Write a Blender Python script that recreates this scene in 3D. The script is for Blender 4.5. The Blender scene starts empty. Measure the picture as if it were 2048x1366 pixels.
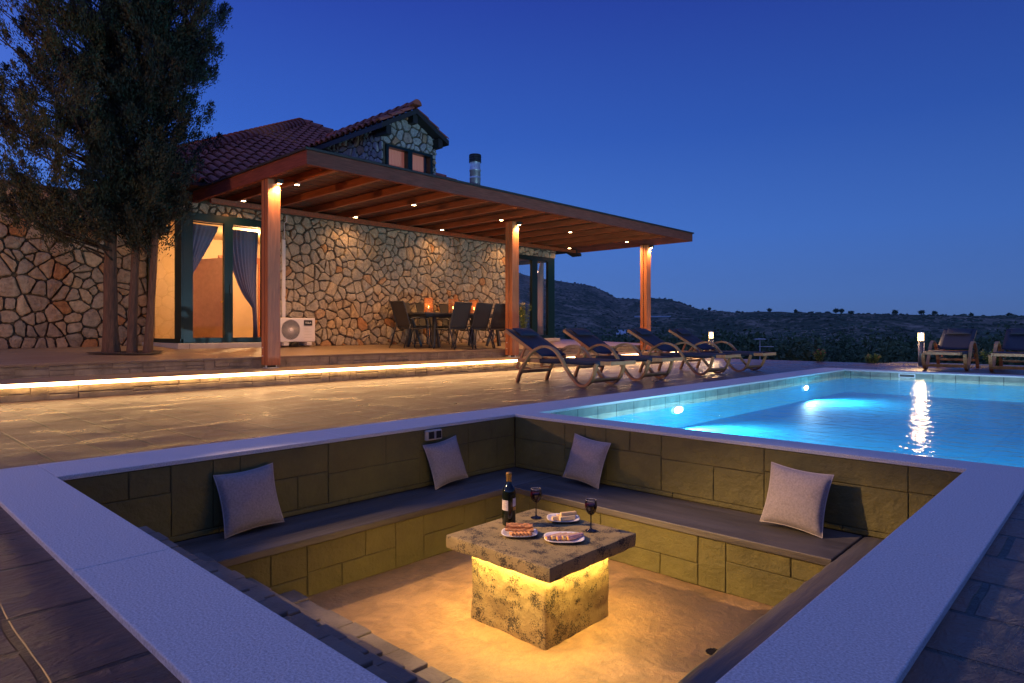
import bpy, math, random
import numpy as np
from mathutils import Vector, Matrix, noise
sc = bpy.context.scene
COL = sc.collection
R = math.radians
# ------------------------------------------------------------------ camera
CX, CY, CZ = 3.984, -4.253, 0.75
cam = bpy.data.cameras.new('camera'); camo = bpy.data.objects.new('camera', cam); COL.objects.link(camo)
camo.location = (CX, CY, CZ); camo.rotation_euler = (R(90), 0, R(43.39))
cam.sensor_width = 36; cam.lens = 23.02; cam.shift_y = -0.01147
cam.clip_start = 0.05; cam.clip_end = 12000
sc.camera = camo
# ------------------------------------------------------------------ view
sc.view_settings.view_transform = 'Standard'; sc.view_settings.look = 'None'
sc.view_settings.exposure = 0.0; sc.view_settings.gamma = 1.0
cy = sc.cycles
cy.use_denoising = True
cy.max_bounces = 8; cy.diffuse_bounces = 4; cy.glossy_bounces = 4; cy.transmission_bounces = 8; cy.transparent_max_bounces = 16
cy.caustics_reflective = False; cy.caustics_refractive = False
cy.sample_clamp_indirect = 6.0; cy.sample_clamp_direct = 0.0
cy.use_light_tree = True
# ------------------------------------------------------------------ node helpers
def nd(nt, typ, ins=None, **props):
    n = nt.nodes.new(typ)
    for k, v in props.items(): setattr(n, k, v)
    if ins:
        for k, v in ins.items():
            s = n.inputs[k]
            if hasattr(v, 'is_linked') or isinstance(v, bpy.types.NodeSocket): nt.links.new(v, s)
            else: s.default_value = v
    return n
def ramp(nt, fac, stops, interp='LINEAR'):
    n = nt.nodes.new('ShaderNodeValToRGB'); n.color_ramp.interpolation = interp
    e = n.color_ramp.elements
    while len(e) > 1: e.remove(e[-1])
    e[0].position = stops[0][0]; e[0].color = (*stops[0][1], 1)
    for p, c in stops[1:]:
        x = e.new(p); x.color = (*c, 1)
    nt.links.new(fac, n.inputs[0]); return n.outputs[0]
def g(v): return (v, v, v)
# ------------------------------------------------------------------ dusk sky
w = bpy.data.worlds.new('World'); sc.world = w; w.use_nodes = True
nt = w.node_tree; nt.nodes.clear()
tc = nd(nt, 'ShaderNodeTexCoord')
sp = nd(nt, 'ShaderNodeSeparateXYZ', {0: tc.outputs['Generated']})
zc = nd(nt, 'ShaderNodeMath', {0: sp.outputs[2], 1: 0.0}, operation='MAXIMUM')
grad = ramp(nt, zc.outputs[0], [(0.0, (.102, .195, .46)), (.05, (.090, .210, .58)), (.14, (.064, .188, .64)), (.28, (.034, .115, .52)), (.45, (.022, .058, .38)), (.7, (.011, .024, .21)), (1.0, (.010, .018, .16))])
dl = nd(nt, 'ShaderNodeVectorMath', {0: tc.outputs['Generated'], 1: (-.80, -.60, 0)}, operation='DOT_PRODUCT')
# afterglow: brighter towards the west (behind and left of the viewer)
m1 = nd(nt, 'ShaderNodeMapRange', {0: dl.outputs['Value'], 1: -.95, 2: .60, 3: .62, 4: 1.12})
m2 = nd(nt, 'ShaderNodeMapRange', {0: dl.outputs['Value'], 1: .45, 2: 1.0, 3: 0.0, 4: .9}, interpolation_type='SMOOTHSTEP')
back = nd(nt, 'ShaderNodeVectorMath', {0: tc.outputs['Generated'], 1: (.687, -.7266, 0)}, operation='DOT_PRODUCT')
m3 = nd(nt, 'ShaderNodeMapRange', {0: back.outputs['Value'], 1: 0.0, 2: 0.9, 3: 0.0, 4: .5}, interpolation_type='SMOOTHSTEP')
up = nd(nt, 'ShaderNodeMapRange', {0: sp.outputs[2], 1: .66, 2: 1.0, 3: 0.0, 4: 2.3}, interpolation_type='SMOOTHSTEP')
s1 = nd(nt, 'ShaderNodeMath', {0: m2.outputs[0], 1: 0.0}, operation='ADD')
s2 = nd(nt, 'ShaderNodeMath', {0: s1.outputs[0], 1: m3.outputs[0]}, operation='ADD')
s3 = nd(nt, 'ShaderNodeMath', {0: s2.outputs[0], 1: up.outputs[0]}, operation='ADD')
bg = nd(nt, 'ShaderNodeBackground', {0: grad, 1: m1.outputs[0]})
bg2 = nd(nt, 'ShaderNodeBackground', {0: (.088, .125, .31, 1), 1: s3.outputs[0]})
add = nd(nt, 'ShaderNodeAddShader', {0: bg.outputs[0], 1: bg2.outputs[0]})
nd(nt, 'ShaderNodeOutputWorld', {0: add.outputs[0]})
# ------------------------------------------------------------------ materials
M = {}
def mat(name, col=(.5, .5, .5), rough=.6, metal=0, noise_scale=None, var=.25, bump=0, bscale=40, spec=.5, emis=None, estr=0, detail=5, stretch=None, dist=.01, coat=0, warp=0):
    m = bpy.data.materials.new(name); m.use_nodes = True; nt = m.node_tree
    b = nt.nodes['Principled BSDF']
    b.inputs['Base Color'].default_value = (*col, 1); b.inputs['Roughness'].default_value = rough
    b.inputs['Metallic'].default_value = metal; b.inputs['Specular IOR Level'].default_value = spec
    if coat: b.inputs['Coat Weight'].default_value = coat; b.inputs['Coat Roughness'].default_value = .15
    pos = nd(nt, 'ShaderNodeTexCoord').outputs['Object']
    if stretch: pos = nd(nt, 'ShaderNodeVectorMath', {0: pos, 1: stretch}, operation='MULTIPLY').outputs[0]
    if noise_scale:
        n = nd(nt, 'ShaderNodeTexNoise', {'Vector': pos, 'Scale': noise_scale, 'Detail': detail, 'Roughness': .6, 'Distortion': warp})
        lo = tuple(c * (1 - var) for c in col); hi = tuple(min(1, c * (1 + var)) for c in col)
        nt.links.new(ramp(nt, n.outputs[0], [(.3, lo), (.7, hi)]), b.inputs['Base Color'])
        rr = nd(nt, 'ShaderNodeMapRange', {0: n.outputs[0], 1: .3, 2: .7, 3: max(0, rough - .08), 4: min(1, rough + .08)})
        nt.links.new(rr.outputs[0], b.inputs['Roughness'])
    if bump:
        n2 = nd(nt, 'ShaderNodeTexNoise', {'Vector': pos, 'Scale': bscale, 'Detail': 6, 'Roughness': .65})
        bp = nd(nt, 'ShaderNodeBump', {'Strength': bump, 'Distance': dist, 'Height': n2.outputs[0]})
        nt.links.new(bp.outputs[0], b.inputs['Normal'])
    if emis:
        b.inputs['Emission Color'].default_value = (*emis, 1); b.inputs['Emission Strength'].default_value = estr
    M[name] = m; return m
mat('coping', (.56, .58, .58), .85, noise_scale=150, var=.30, bump=1.0, bscale=150, dist=.006, detail=3)
mat('olive_wall', (.120, .106, .030), .75, noise_scale=3.5, var=.25, bump=.9, bscale=11, dist=.022)
mat('joint', (.06, .048, .016), .9)
mat('slate', (.34, .28, .17), .62, noise_scale=4, var=.45, bump=.7, bscale=22, dist=.012)
mat('step_slate', (.15, .125, .100), .6, noise_scale=5, var=.35, bump=.8, bscale=18, dist=.015)
mat('bench_top', (.078, .070, .064), .5, noise_scale=7, var=.5, bump=.8, bscale=14, stretch=(1, .12, 1), dist=.012)
mat('bench_top_x', (.078, .070, .064), .5, noise_scale=7, var=.5, bump=.8, bscale=14, stretch=(.12, 1, 1), dist=.012)
mat('sand_floor', (.29, .180, .080), .5, noise_scale=9, var=.30, bump=1.0, bscale=26, dist=.012, detail=12, warp=.8)
mat('wood', (.25, .066, .022), .45, noise_scale=5, var=.35, stretch=(.6, 6, 6), bump=.25, bscale=14, dist=.003)
mat('wood_post', (.40, .135, .050), .42, noise_scale=8, var=.25, stretch=(5, 5, .4), bump=.2, bscale=14, dist=.003)
mat('wood_fascia', (.17, .050, .036), .75, noise_scale=7, var=.40, stretch=(.5, .5, 8), bump=.2, bscale=12, dist=.003, spec=.12)
mat('wood_boards', (.085, .021, .008), .45, noise_scale=4, var=.4, stretch=(8, .5, 4))
mat('trim_dark', (.02, .018, .018), .6)
mat('green_frame', (.002, .016, .012), .3)
mat('room_wall', (.62, .46, .27), .8, noise_scale=3, var=.06)
mat('room_trim', (.42, .15, .06), .5, noise_scale=9, var=.2, stretch=(4, 4, .5))
mat('room_door', (.46, .30, .23), .55, noise_scale=9, var=.12)
mat('room_floor', (.22, .12, .06), .4)
mat('curtain', (.30, .22, .27), .85, noise_scale=60, var=.1)
mat('sill', (.42, .40, .38), .5, noise_scale=6, var=.1)
mat('mortar', (.090, .068, .045), .9, noise_scale=14, var=.4, bump=.8, bscale=40, dist=.02)
mat('tile', (.32, .078, .046), .7, noise_scale=3.5, var=.4, bump=.4, bscale=30, dist=.006)
mat('roof_under', (.05, .03, .03), .9)
mat('steel', (.66, .70, .74), .35, metal=.55, noise_scale=12, var=.12)
mat('lamp_post_steel', (.30, .29, .28), .45, metal=.4)
mat('dark_metal', (.035, .036, .040), .45, metal=.3, noise_scale=20, var=.2)
mat('sling', (.030, .026, .024), .75, noise_scale=200, var=.4)
mat('table_slat', (.055, .055, .058), .45, noise_scale=10, var=.3, stretch=(8, .6, 1))
mat('teak', (.34, .150, .065), .5, noise_scale=11, var=.3, bump=.2, bscale=60, dist=.002)
mat('navy', (.007, .010, .030), .72, noise_scale=240, var=.3, bump=.25, bscale=400, dist=.001)
mat('ac_white', (.62, .55, .52), .45, noise_scale=3, var=.05)
mat('black', (.008, .008, .009), .4)
mat('white_text', (.8, .8, .8), .5)
mat('concrete_pad', (.55, .50, .46), .8, noise_scale=10, var=.15)
mat('linen', (.27, .235, .235), .95, noise_scale=90, var=.22, bump=.5, bscale=330, dist=.002)
mat('piping', (.40, .36, .34), .9)
mat('plate', (.78, .75, .72), .18, spec=.5)
mat('pastry', (.52, .24, .09), .7, noise_scale=70, var=.5, bump=.6, bscale=120, dist=.004)
mat('cheese', (.78, .56, .26), .55, noise_scale=40, var=.12, bump=.2, bscale=60, dist=.003)
mat('ham', (.66, .34, .27), .5, noise_scale=50, var=.2)
mat('filling', (.75, .46, .08), .5)
mat('bottle', (.006, .010, .006), .05, spec=.7)
mat('foil', (.42, .26, .07), .35, metal=.7, noise_scale=60, var=.25)
mat('label', (.66, .60, .54), .6, noise_scale=60, var=.08)
mat('label_ink', (.25, .12, .09), .6)
mat('wine', (.045, .003, .006), .04, spec=.6)
mat('black_glass', (.006, .006, .008), .06, spec=.7)
mat('plastic_beige', (.45, .40, .33), .45)
mat('leaf', (.014, .019, .007), .7, noise_scale=2.2, var=.6)
mat('leaf_warm', (.036, .032, .009), .7, noise_scale=2.5, var=.6)
mat('bark', (.12, .065, .040), .9, noise_scale=12, var=.4, stretch=(3, 3, .5), bump=1, bscale=18, dist=.03)
mat('soil', (.035, .022, .014), 1, noise_scale=30, var=.5, bump=1, bscale=60)
mat('flower_yellow', (.65, .60, .12), .7); mat('flower_red', (.65, .05, .08), .7); mat('flower_white', (.7, .68, .62), .7)
mat('plant_green', (.09, .14, .04), .7, noise_scale=30, var=.4)
mat('gravel', (.34, .29, .22), .9, noise_scale=25, var=.4)
mat('wicker', (.36, .15, .055), .7, noise_scale=60, var=.3)
mat('forest', (.065, .11, .045), .9, noise_scale=.35, var=.5)
mat('scrub', (.055, .085, .05), .9, noise_scale=.02, var=.5)
mat('pool_wall', (.018, .24, .37), .6, noise_scale=5, var=.15, spec=.05)
mat('skimmer', (.75, .76, .76), .4)
mat('pool_trim', (.55, .62, .62), .4)
mat('white_paint', (.75, .78, .82), .6)
mat('grate', (.22, .16, .10), .5, metal=.5)
def emat(name, col, s):
    m = bpy.data.materials.new(name); m.use_nodes = True; nt = m.node_tree; nt.nodes.clear()
    e = nd(nt, 'ShaderNodeEmission', {0: (*col, 1), 1: s}); nd(nt, 'ShaderNodeOutputMaterial', {0: e.outputs[0]}); M[name] = m
emat('led_warm', (1, .56, .23), 24.0)
emat('led_table', (1, .62, .17), 95.0)
emat('spot_lens', (1, .62, .25), 60.0)
def glow(name, col, st):      # glowing diffuser that lets its own lamp's light through
    m = bpy.data.materials.new(name); m.use_nodes = True; nt = m.node_tree; nt.nodes.clear()
    e = nd(nt, 'ShaderNodeEmission', {0: (*col, 1), 1: st}); t = nd(nt, 'ShaderNodeBsdfTransparent', {0: (.9, .9, .9, 1)})
    a = nd(nt, 'ShaderNodeAddShader', {0: e.outputs[0], 1: t.outputs[0]}); nd(nt, 'ShaderNodeOutputMaterial', {0: a.outputs[0]}); M[name] = m
glow('lamp_lens', (1, .58, .22), 2.6)
glow('lamp_bulb', (1, .66, .34), 60.0)
emat('pool_lens', (.75, .88, 1), 90.0)
emat('flame', (1, .45, .10), 40.0)
# deck: stamped slate concrete with joints, sealed and glossy
def deck_mat(name, c1, c2, rough, joints=True, bumpy=1.0, st=(1, 1, 1)):
    m = bpy.data.materials.new(name); m.use_nodes = True; nt = m.node_tree; b = nt.nodes['Principled BSDF']
    pos0 = nd(nt, 'ShaderNodeTexCoord').outputs['Object']
    pos = nd(nt, 'ShaderNodeVectorMath', {0: pos0, 1: st}, operation='MULTIPLY').outputs[0]
    n1 = nd(nt, 'ShaderNodeTexNoise', {'Vector': pos, 'Scale': 1.7, 'Detail': 8, 'Roughness': .62, 'Distortion': .8})
    n2 = nd(nt, 'ShaderNodeTexNoise', {'Vector': pos, 'Scale': 8.5, 'Detail': 9, 'Roughness': .66, 'Distortion': .8})
    n3 = nd(nt, 'ShaderNodeTexNoise', {'Vector': pos, 'Scale': 45.0, 'Detail': 4, 'Roughness': .6})
    colr = ramp(nt, n1.outputs[0], [(.3, c1), (.72, c2)])
    h1 = nd(nt, 'ShaderNodeMath', {0: n2.outputs[0], 1: .8}, operation='MULTIPLY')
    h = nd(nt, 'ShaderNodeMath', {0: n3.outputs[0], 1: .16, 2: h1.outputs[0]}, operation='MULTIPLY_ADD').outputs[0]
    if joints:
        wn = nd(nt, 'ShaderNodeTexNoise', {'Vector': pos0, 'Scale': 2.2, 'Detail': 2})
        wv = nd(nt, 'ShaderNodeVectorMath', {0: wn.outputs[1], 1: (.03, .03, 0)}, operation='MULTIPLY')
        pj = nd(nt, 'ShaderNodeVectorMath', {0: pos0, 1: wv.outputs[0]}, operation='ADD')
        br = nd(nt, 'ShaderNodeTexBrick', {'Vector': pj.outputs[0], 'Color1': (.75, .75, .75, 1), 'Color2': (1, 1, 1, 1), 'Mortar': (0, 0, 0, 1), 'Scale': 1.0, 'Mortar Size': .012, 'Mortar Smooth': .3, 'Bias': 0, 'Brick Width': .46, 'Row Height': .30}, offset=.5, squash=1.5, squash_frequency=3)
        mx = nd(nt, 'ShaderNodeMix', {0: .9, 6: colr, 7: br.outputs[0]}, data_type='RGBA', blend_type='MULTIPLY')
        colr = mx.outputs[2]
        h = nd(nt, 'ShaderNodeMath', {0: br.outputs[1], 1: -3.2, 2: h}, operation='MULTIPLY_ADD').outputs[0]
    bp = nd(nt, 'ShaderNodeBump', {'Strength': 1.0 * bumpy, 'Distance': .027, 'Height': h})
    rr = nd(nt, 'ShaderNodeMapRange', {0: n1.outputs[0], 1: .36, 2: .64, 3: rough - .07, 4: rough + .10})
    nt.links.new(colr, b.inputs['Base Color']); nt.links.new(bp.outputs[0], b.inputs['Normal']); nt.links.new(rr.outputs[0], b.inputs['Roughness'])
    M[name] = m
deck_mat('deck', (.062, .038, .027), (.195, .102, .057), .32, st=(1.9, .7, 1))
deck_mat('terrace', (.17, .120, .075), (.28, .195, .12), .36, joints=False, bumpy=.35, st=(3, .6, 1))
# stone facing: every stone its own colour
def stone_mat(nm='stone', cols=None):
    m = bpy.data.materials.new(nm); m.use_nodes = True; nt = m.node_tree; b = nt.nodes['Principled BSDF']
    ge = nd(nt, 'ShaderNodeNewGeometry')
    c = ramp(nt, ge.outputs['Random Per Island'], cols or [(0, (.29, .24, .18)), (.3, (.40, .315, .215)), (.55, (.34, .28, .21)), (.80, (.48, .365, .235)), (.92, (.44, .31, .18)), (.97, (.40, .19, .08)), (1, (.42, .23, .10))])
    pos = nd(nt, 'ShaderNodeTexCoord').outputs['Object']
    n = nd(nt, 'ShaderNodeTexNoise', {'Vector': pos, 'Scale': 13.0, 'Detail': 8, 'Roughness': .68})
    v = ramp(nt, n.outputs[0], [(.3, g(.55)), (.5, g(.95)), (.75, g(1.35))])
    mx = nd(nt, 'ShaderNodeMix', {0: 1.0, 6: c, 7: v}, data_type='RGBA', blend_type='MULTIPLY')
    bp = nd(nt, 'ShaderNodeBump', {'Strength': 1.0, 'Distance': .035, 'Height': n.outputs[0]})
    nt.links.new(mx.outputs[2], b.inputs['Base Color']); nt.links.new(bp.outputs[0], b.inputs['Normal']); b.inputs['Roughness'].default_value = .85
    M[nm] = m
stone_mat()
stone_mat('stone_skylit', [(0, (.34, .31, .30)), (.5, (.46, .42, .40)), (.8, (.40, .36, .36)), (.9, (.48, .30, .20)), (1, (.50, .24, .13))])  # same stone as the walls, less yellow: bluish sky light put into the colour
def table_mat():
    m = bpy.data.materials.new('table_stone'); m.use_nodes = True; nt = m.node_tree; b = nt.nodes['Principled BSDF']
    pos = nd(nt, 'ShaderNodeTexCoord').outputs['Object']
    n = nd(nt, 'ShaderNodeTexNoise', {'Vector': pos, 'Scale': 150.0, 'Detail': 4, 'Roughness': .7})
    n2 = nd(nt, 'ShaderNodeTexNoise', {'Vector': pos, 'Scale': 11.0, 'Detail': 6, 'Roughness': .65})
    n3 = nd(nt, 'ShaderNodeTexNoise', {'Vector': pos, 'Scale': 3.0, 'Detail': 5, 'Roughness': .6, 'Distortion': .7})
    base = ramp(nt, n3.outputs[0], [(.3, (.22, .175, .075)), (.6, (.33, .25, .105)), (.8, (.26, .20, .10))])
    a = nd(nt, 'ShaderNodeMath', {0: n.outputs[0], 1: n2.outputs[0]}, operation='ADD')
    msk = ramp(nt, a.outputs[0], [(.0, g(1)), (.93, g(1)), (1.0, g(.0)), (1, g(0))])
    a2 = nd(nt, 'ShaderNodeMapRange', {0: a.outputs[0], 1: 1.03, 2: 1.10, 3: 0, 4: .93})
    mx = nd(nt, 'ShaderNodeMix', {0: a2.outputs[0], 6: base, 7: (.018, .016, .014, 1)}, data_type='RGBA')
    bp = nd(nt, 'ShaderNodeBump', {'Strength': .8, 'Distance': .01, 'Height': n2.outputs[0]})
    nt.links.new(mx.outputs[2], b.inputs['Base Color']); nt.links.new(bp.outputs[0], b.inputs['Normal']); b.inputs['Roughness'].default_value = .7
    M['table_stone'] = m
table_mat()
def pool_mat():
    m = bpy.data.materials.new('pool_tile'); m.use_nodes = True; nt = m.node_tree; b = nt.nodes['Principled BSDF']
    pos = nd(nt, 'ShaderNodeTexCoord').outputs['Object']
    br = nd(nt, 'ShaderNodeTexBrick', {'Vector': pos, 'Color1': (.030, .48, .76, 1), 'Color2': (.050, .54, .80, 1), 'Mortar': (.026, .44, .71, 1), 'Scale': 1.0, 'Mortar Size': .012, 'Brick Width': .6, 'Row Height': .6}, offset=0)
    b.inputs['Specular IOR Level'].default_value = .05
    nt.links.new(br.outputs[0], b.inputs['Base Color']); b.inputs['Roughness'].default_value = .6
    M['pool_tile'] = m
    # grey-green tiles of the waterline band; joints every 0.33 m
    for nm, ax in (('band_x', 1), ('band_y', 0)):
        m = bpy.data.materials.new(nm); m.use_nodes = True; nt = m.node_tree; b = nt.nodes['Principled BSDF']
        sx = nd(nt, 'ShaderNodeSeparateXYZ', {0: nd(nt, 'ShaderNodeTexCoord').outputs['Object']})
        fr = nd(nt, 'ShaderNodeMath', {0: sx.outputs[ax], 1: .33}, operation='MODULO')
        ab = nd(nt, 'ShaderNodeMath', {0: fr.outputs[0], 1: .165}, operation='SUBTRACT')
        ab2 = nd(nt, 'ShaderNodeMath', {0: ab.outputs[0]}, operation='ABSOLUTE')
        j = nd(nt, 'ShaderNodeMath', {0: ab2.outputs[0], 1: .006}, operation='LESS_THAN')
        n = nd(nt, 'ShaderNodeTexNoise', {'Scale': 7.0, 'Detail': 6}); nt.links.new(nd(nt, 'ShaderNodeTexCoord').outputs['Object'], n.inputs[0])
        c = ramp(nt, n.outputs[0], [(.3, (.16, .20, .16)), (.7, (.30, .33, .25))])
        mx = nd(nt, 'ShaderNodeMix', {0: j.outputs[0], 6: c, 7: (.05, .06, .05, 1)}, data_type='RGBA')
        nt.links.new(mx.outputs[2], b.inputs['Base Color']); b.inputs['Roughness'].default_value = .5; M[nm] = m
pool_mat()
def water_mat():
    m = bpy.data.materials.new('water'); m.use_nodes = True; nt = m.node_tree; nt.nodes.clear()
    pos = nd(nt, 'ShaderNodeTexCoord').outputs['Object']
    n = nd(nt, 'ShaderNodeTexNoise', {'Vector': pos, 'Scale': 7.0, 'Detail': 3, 'Roughness': .55, 'Distortion': .5})
    bp = nd(nt, 'ShaderNodeBump', {'Strength': .5, 'Distance': .03, 'Height': n.outputs[0]})
    fr = nd(nt, 'ShaderNodeFresnel', {'IOR': 1.33, 'Normal': bp.outputs[0]})
    gl = nd(nt, 'ShaderNodeBsdfGlossy', {'Color': (1, 1, 1, 1), 'Roughness': .09, 'Normal': bp.outputs[0]})
    tr = nd(nt, 'ShaderNodeBsdfTransparent', {'Color': (.70, .93, 1, 1)})
    mx = nd(nt, 'ShaderNodeMixShader', {0: fr.outputs[0], 1: tr.outputs[0], 2: gl.outputs[0]})
    nd(nt, 'ShaderNodeOutputMaterial', {0: mx.outputs[0]}); M['water'] = m
    m = bpy.data.materials.new('glass'); m.use_nodes = True; nt = m.node_tree; nt.nodes.clear()
    fr = nd(nt, 'ShaderNodeFresnel', {'IOR': 1.5})
    gl = nd(nt, 'ShaderNodeBsdfGlossy', {'Color': (1, 1, 1, 1), 'Roughness': .01})
    tr = nd(nt, 'ShaderNodeBsdfTransparent', {'Color': (.93, .95, .94, 1)})
    mx = nd(nt, 'ShaderNodeMixShader', {0: fr.outputs[0], 1: tr.outputs[0], 2: gl.outputs[0]})
    nd(nt, 'ShaderNodeOutputMaterial', {0: mx.outputs[0]}); M['glass'] = m
water_mat()
def terrain_mat():
    m = bpy.data.materials.new('terrain'); m.use_nodes = True; nt = m.node_tree; b = nt.nodes['Principled BSDF']
    pos = nd(nt, 'ShaderNodeTexCoord').outputs['Object']
    n = nd(nt, 'ShaderNodeTexNoise', {'Vector': pos, 'Scale': .012, 'Detail': 12, 'Roughness': .72, 'Distortion': .6})
    n2 = nd(nt, 'ShaderNodeTexNoise', {'Vector': pos, 'Scale': .11, 'Detail': 6, 'Roughness': .7})
    a = nd(nt, 'ShaderNodeMath', {0: n.outputs[0], 1: n2.outputs[0]}, operation='ADD')
    c = ramp(nt, nd(nt, 'ShaderNodeMath', {0: a.outputs[0], 1: .5}, operation='MULTIPLY').outputs[0], [(.40, (.040, .065, .040)), (.49, (.090, .115, .070)), (.54, (.22, .20, .14)), (.62, (.42, .36, .26))])
    bp = nd(nt, 'ShaderNodeBump', {'Strength': 1, 'Distance': 6, 'Height': n2.outputs[0]})
    nt.links.new(c, b.inputs['Base Color']); nt.links.new(bp.outputs[0], b.inputs['Normal']); b.inputs['Roughness'].default_value = 1; b.inputs['Specular IOR Level'].default_value = .1
    M['terrain'] = m
terrain_mat()
# ------------------------------------------------------------------ object helpers
def empty(name, label, cat, loc=(0, 0, 0), rz=0, group=None):
    o = bpy.data.objects.new(name, None); COL.objects.link(o); o.location = loc; o.rotation_euler = (0, 0, rz)
    o.empty_display_size = .1
    o['label'] = label; o['category'] = cat
    if group: o['group'] = group
    return o
def tag(o, label, cat, group=None):
    o['label'] = label; o['category'] = cat
    if group: o['group'] = group
    return o
def structure(o, kind='structure'): o['kind'] = kind; return o
class MB:
    def __init__(s): s.v = []; s.f = []
    def add(s, v, f):
        n = len(s.v); s.v += [tuple(p) for p in v]; s.f += [tuple(i + n for i in q) for q in f]
    def box(s, x0, x1, y0, y1, z0, z1, bev=0):
        if bev <= 0:
            v = [(x, y, z) for x in (x0, x1) for y in (y0, y1) for z in (z0, z1)]
            s.add(v, [(0, 1, 3, 2), (4, 6, 7, 5), (0, 4, 5, 1), (2, 3, 7, 6), (0, 2, 6, 4), (1, 5, 7, 3)])
        else:
            bm = bpy_box(x0, x1, y0, y1, z0, z1, bev); s.add(*bm)
    def quad(s, a, b, c, d): s.add([a, b, c, d], [(0, 1, 2, 3)])
    def obox(s, c, ax, ay, az):   # centre and three half-axis vectors
        c, ax, ay, az = map(Vector, (c, ax, ay, az))
        v = [c + i * ax + j * ay + k * az for i in (-1, 1) for j in (-1, 1) for k in (-1, 1)]
        s.add(v, [(0, 1, 3, 2), (4, 6, 7, 5), (0, 4, 5, 1), (2, 3, 7, 6), (0, 2, 6, 4), (1, 5, 7, 3)])
    def beam(s, a, b, w, h, up=(0, 0, 1)):
        a, b = Vector(a), Vector(b); d = (b - a).normalized(); u = Vector(up)
        if abs(d.dot(u)) > .98: u = Vector((1, 0, 0))
        sd = d.cross(u).normalized(); u2 = sd.cross(d)
        s.obox((a + b) / 2, (b - a) / 2, sd * w / 2, u2 * h / 2)
    def tube(s, pts, r, n=8, caps=True):
        pts = [Vector(p) for p in pts]; rr = r if isinstance(r, (list, tuple)) else [r] * len(pts)
        prev = None; base = len(s.v); vv = []; ff = []
        for i, p in enumerate(pts):
            d = (pts[min(i + 1, len(pts) - 1)] - pts[max(i - 1, 0)]).normalized()
            if prev is None:
                a = Vector((0, 0, 1)) if abs(d.z) < .9 else Vector((1, 0, 0)); u = d.cross(a).normalized()
            else: u = (prev - d * prev.dot(d)).normalized()
            prev = u; v = d.cross(u)
            for k in range(n):
                t = 2 * math.pi * k / n; vv.append(p + (u * math.cos(t) + v * math.sin(t)) * rr[i])
        for i in range(len(pts) - 1):
            for k in range(n):
                a = i * n + k; b = i * n + (k + 1) % n; ff.append((a, b, b + n, a + n))
        if caps: ff.append(tuple(range(n - 1, -1, -1))); ff.append(tuple(range((len(pts) - 1) * n, len(pts) * n)))
        s.add(vv, ff)
    def ribbon(s, pts, w, t):     # rectangular section swept in an XZ plane: w along Y, t in plane
        pts = [Vector(p) for p in pts]; vv = []; ff = []
        for i, p in enumerate(pts):
            d = (pts[min(i + 1, len(pts) - 1)] - pts[max(i - 1, 0)]).normalized()
            nn = Vector((-d.z, 0, d.x))
            for a, b in ((-1, -1), (1, -1), (1, 1), (-1, 1)): vv.append(p + Vector((0, a * w / 2, 0)) + nn * b * t / 2)
        for i in range(len(pts) - 1):
            for k in range(4):
                a = i * 4 + k; b = i * 4 + (k + 1) % 4; ff.append((a, b, b + 4, a + 4))
        ff.append((3, 2, 1, 0)); ff.append(tuple(len(vv) - 4 + k for k in range(4)))
        s.add(vv, ff)
    def lathe(s, prof, n=24, c=(0, 0, 0)):
        vv = []; ff = []; m = len(prof)
        for r, z in prof:
            for k in range(n):
                t = 2 * math.pi * k / n; vv.append((c[0] + r * math.cos(t), c[1] + r * math.sin(t), c[2] + z))
        for i in range(m - 1):
            for k in range(n):
                a = i * n + k; b = i * n + (k + 1) % n; ff.append((a, b, b + n, a + n))
        s.add(vv, ff)
    def build(s, name, m, parent=None, smooth=False, bevel=0):
        me = bpy.data.meshes.new(name); me.from_pydata([tuple(p) for p in s.v], [], s.f); me.update()
        me.materials.append(M[m] if isinstance(m, str) else m)
        if smooth:
            for p in me.polygons: p.use_smooth = True
        o = bpy.data.objects.new(name, me); COL.objects.link(o)
        if parent is not None: o.parent = parent
        if bevel:
            b = o.modifiers.new('b', 'BEVEL'); b.width = bevel; b.segments = 2; b.limit_method = 'ANGLE'; b.angle_limit = R(40)
        return o
def catmull(pts, n=8):
    P = [Vector(p) for p in pts]; P = [2 * P[0] - P[1]] + P + [2 * P[-1] - P[-2]]; out = []
    for i in range(1, len(P) - 2):
        for k in range(n):
            t = k / n; a, b, c, d = P[i - 1], P[i], P[i + 1], P[i + 2]
            out.append(.5 * ((2 * b) + (-a + c) * t + (2 * a - 5 * b + 4 * c - d) * t * t + (-a + 3 * b - 3 * c + d) * t ** 3))
    out.append(P[-2]); return out
def copy_tree(o, parent=None):
    c = o.copy(); COL.objects.link(c)
    if parent is not None: c.parent = parent; c.matrix_parent_inverse = o.matrix_parent_inverse.copy()
    for ch in list(o.children): copy_tree(ch, c)
    return c
def light(name, typ, loc, energy, col, parent=None, size=.05, rot=None, spot=None, blend=.5):
    l = bpy.data.lights.new(name, typ); l.energy = energy; l.color = col
    if typ == 'AREA': l.size = size
    else: l.shadow_soft_size = size
    if spot: l.spot_size = R(spot); l.spot_blend = blend
    o = bpy.data.objects.new(name, l); COL.objects.link(o); o.location = loc
    if rot is not None: o.rotation_euler = rot
    if parent is not None: o.parent = parent
    return o
def clip_poly(poly, nx, ny, d):      # keep nx*x+ny*y<=d
    out = []
    for i in range(len(poly)):
        a, b = poly[i], poly[(i + 1) % len(poly)]
        da = nx * a[0] + ny * a[1] - d; db = nx * b[0] + ny * b[1] - d
        if da <= 0: out.append(a)
        if (da < 0 < db) or (db < 0 < da):
            t = da / (da - db); out.append((a[0] + (b[0] - a[0]) * t, a[1] + (b[1] - a[1]) * t))
    return out
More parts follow.
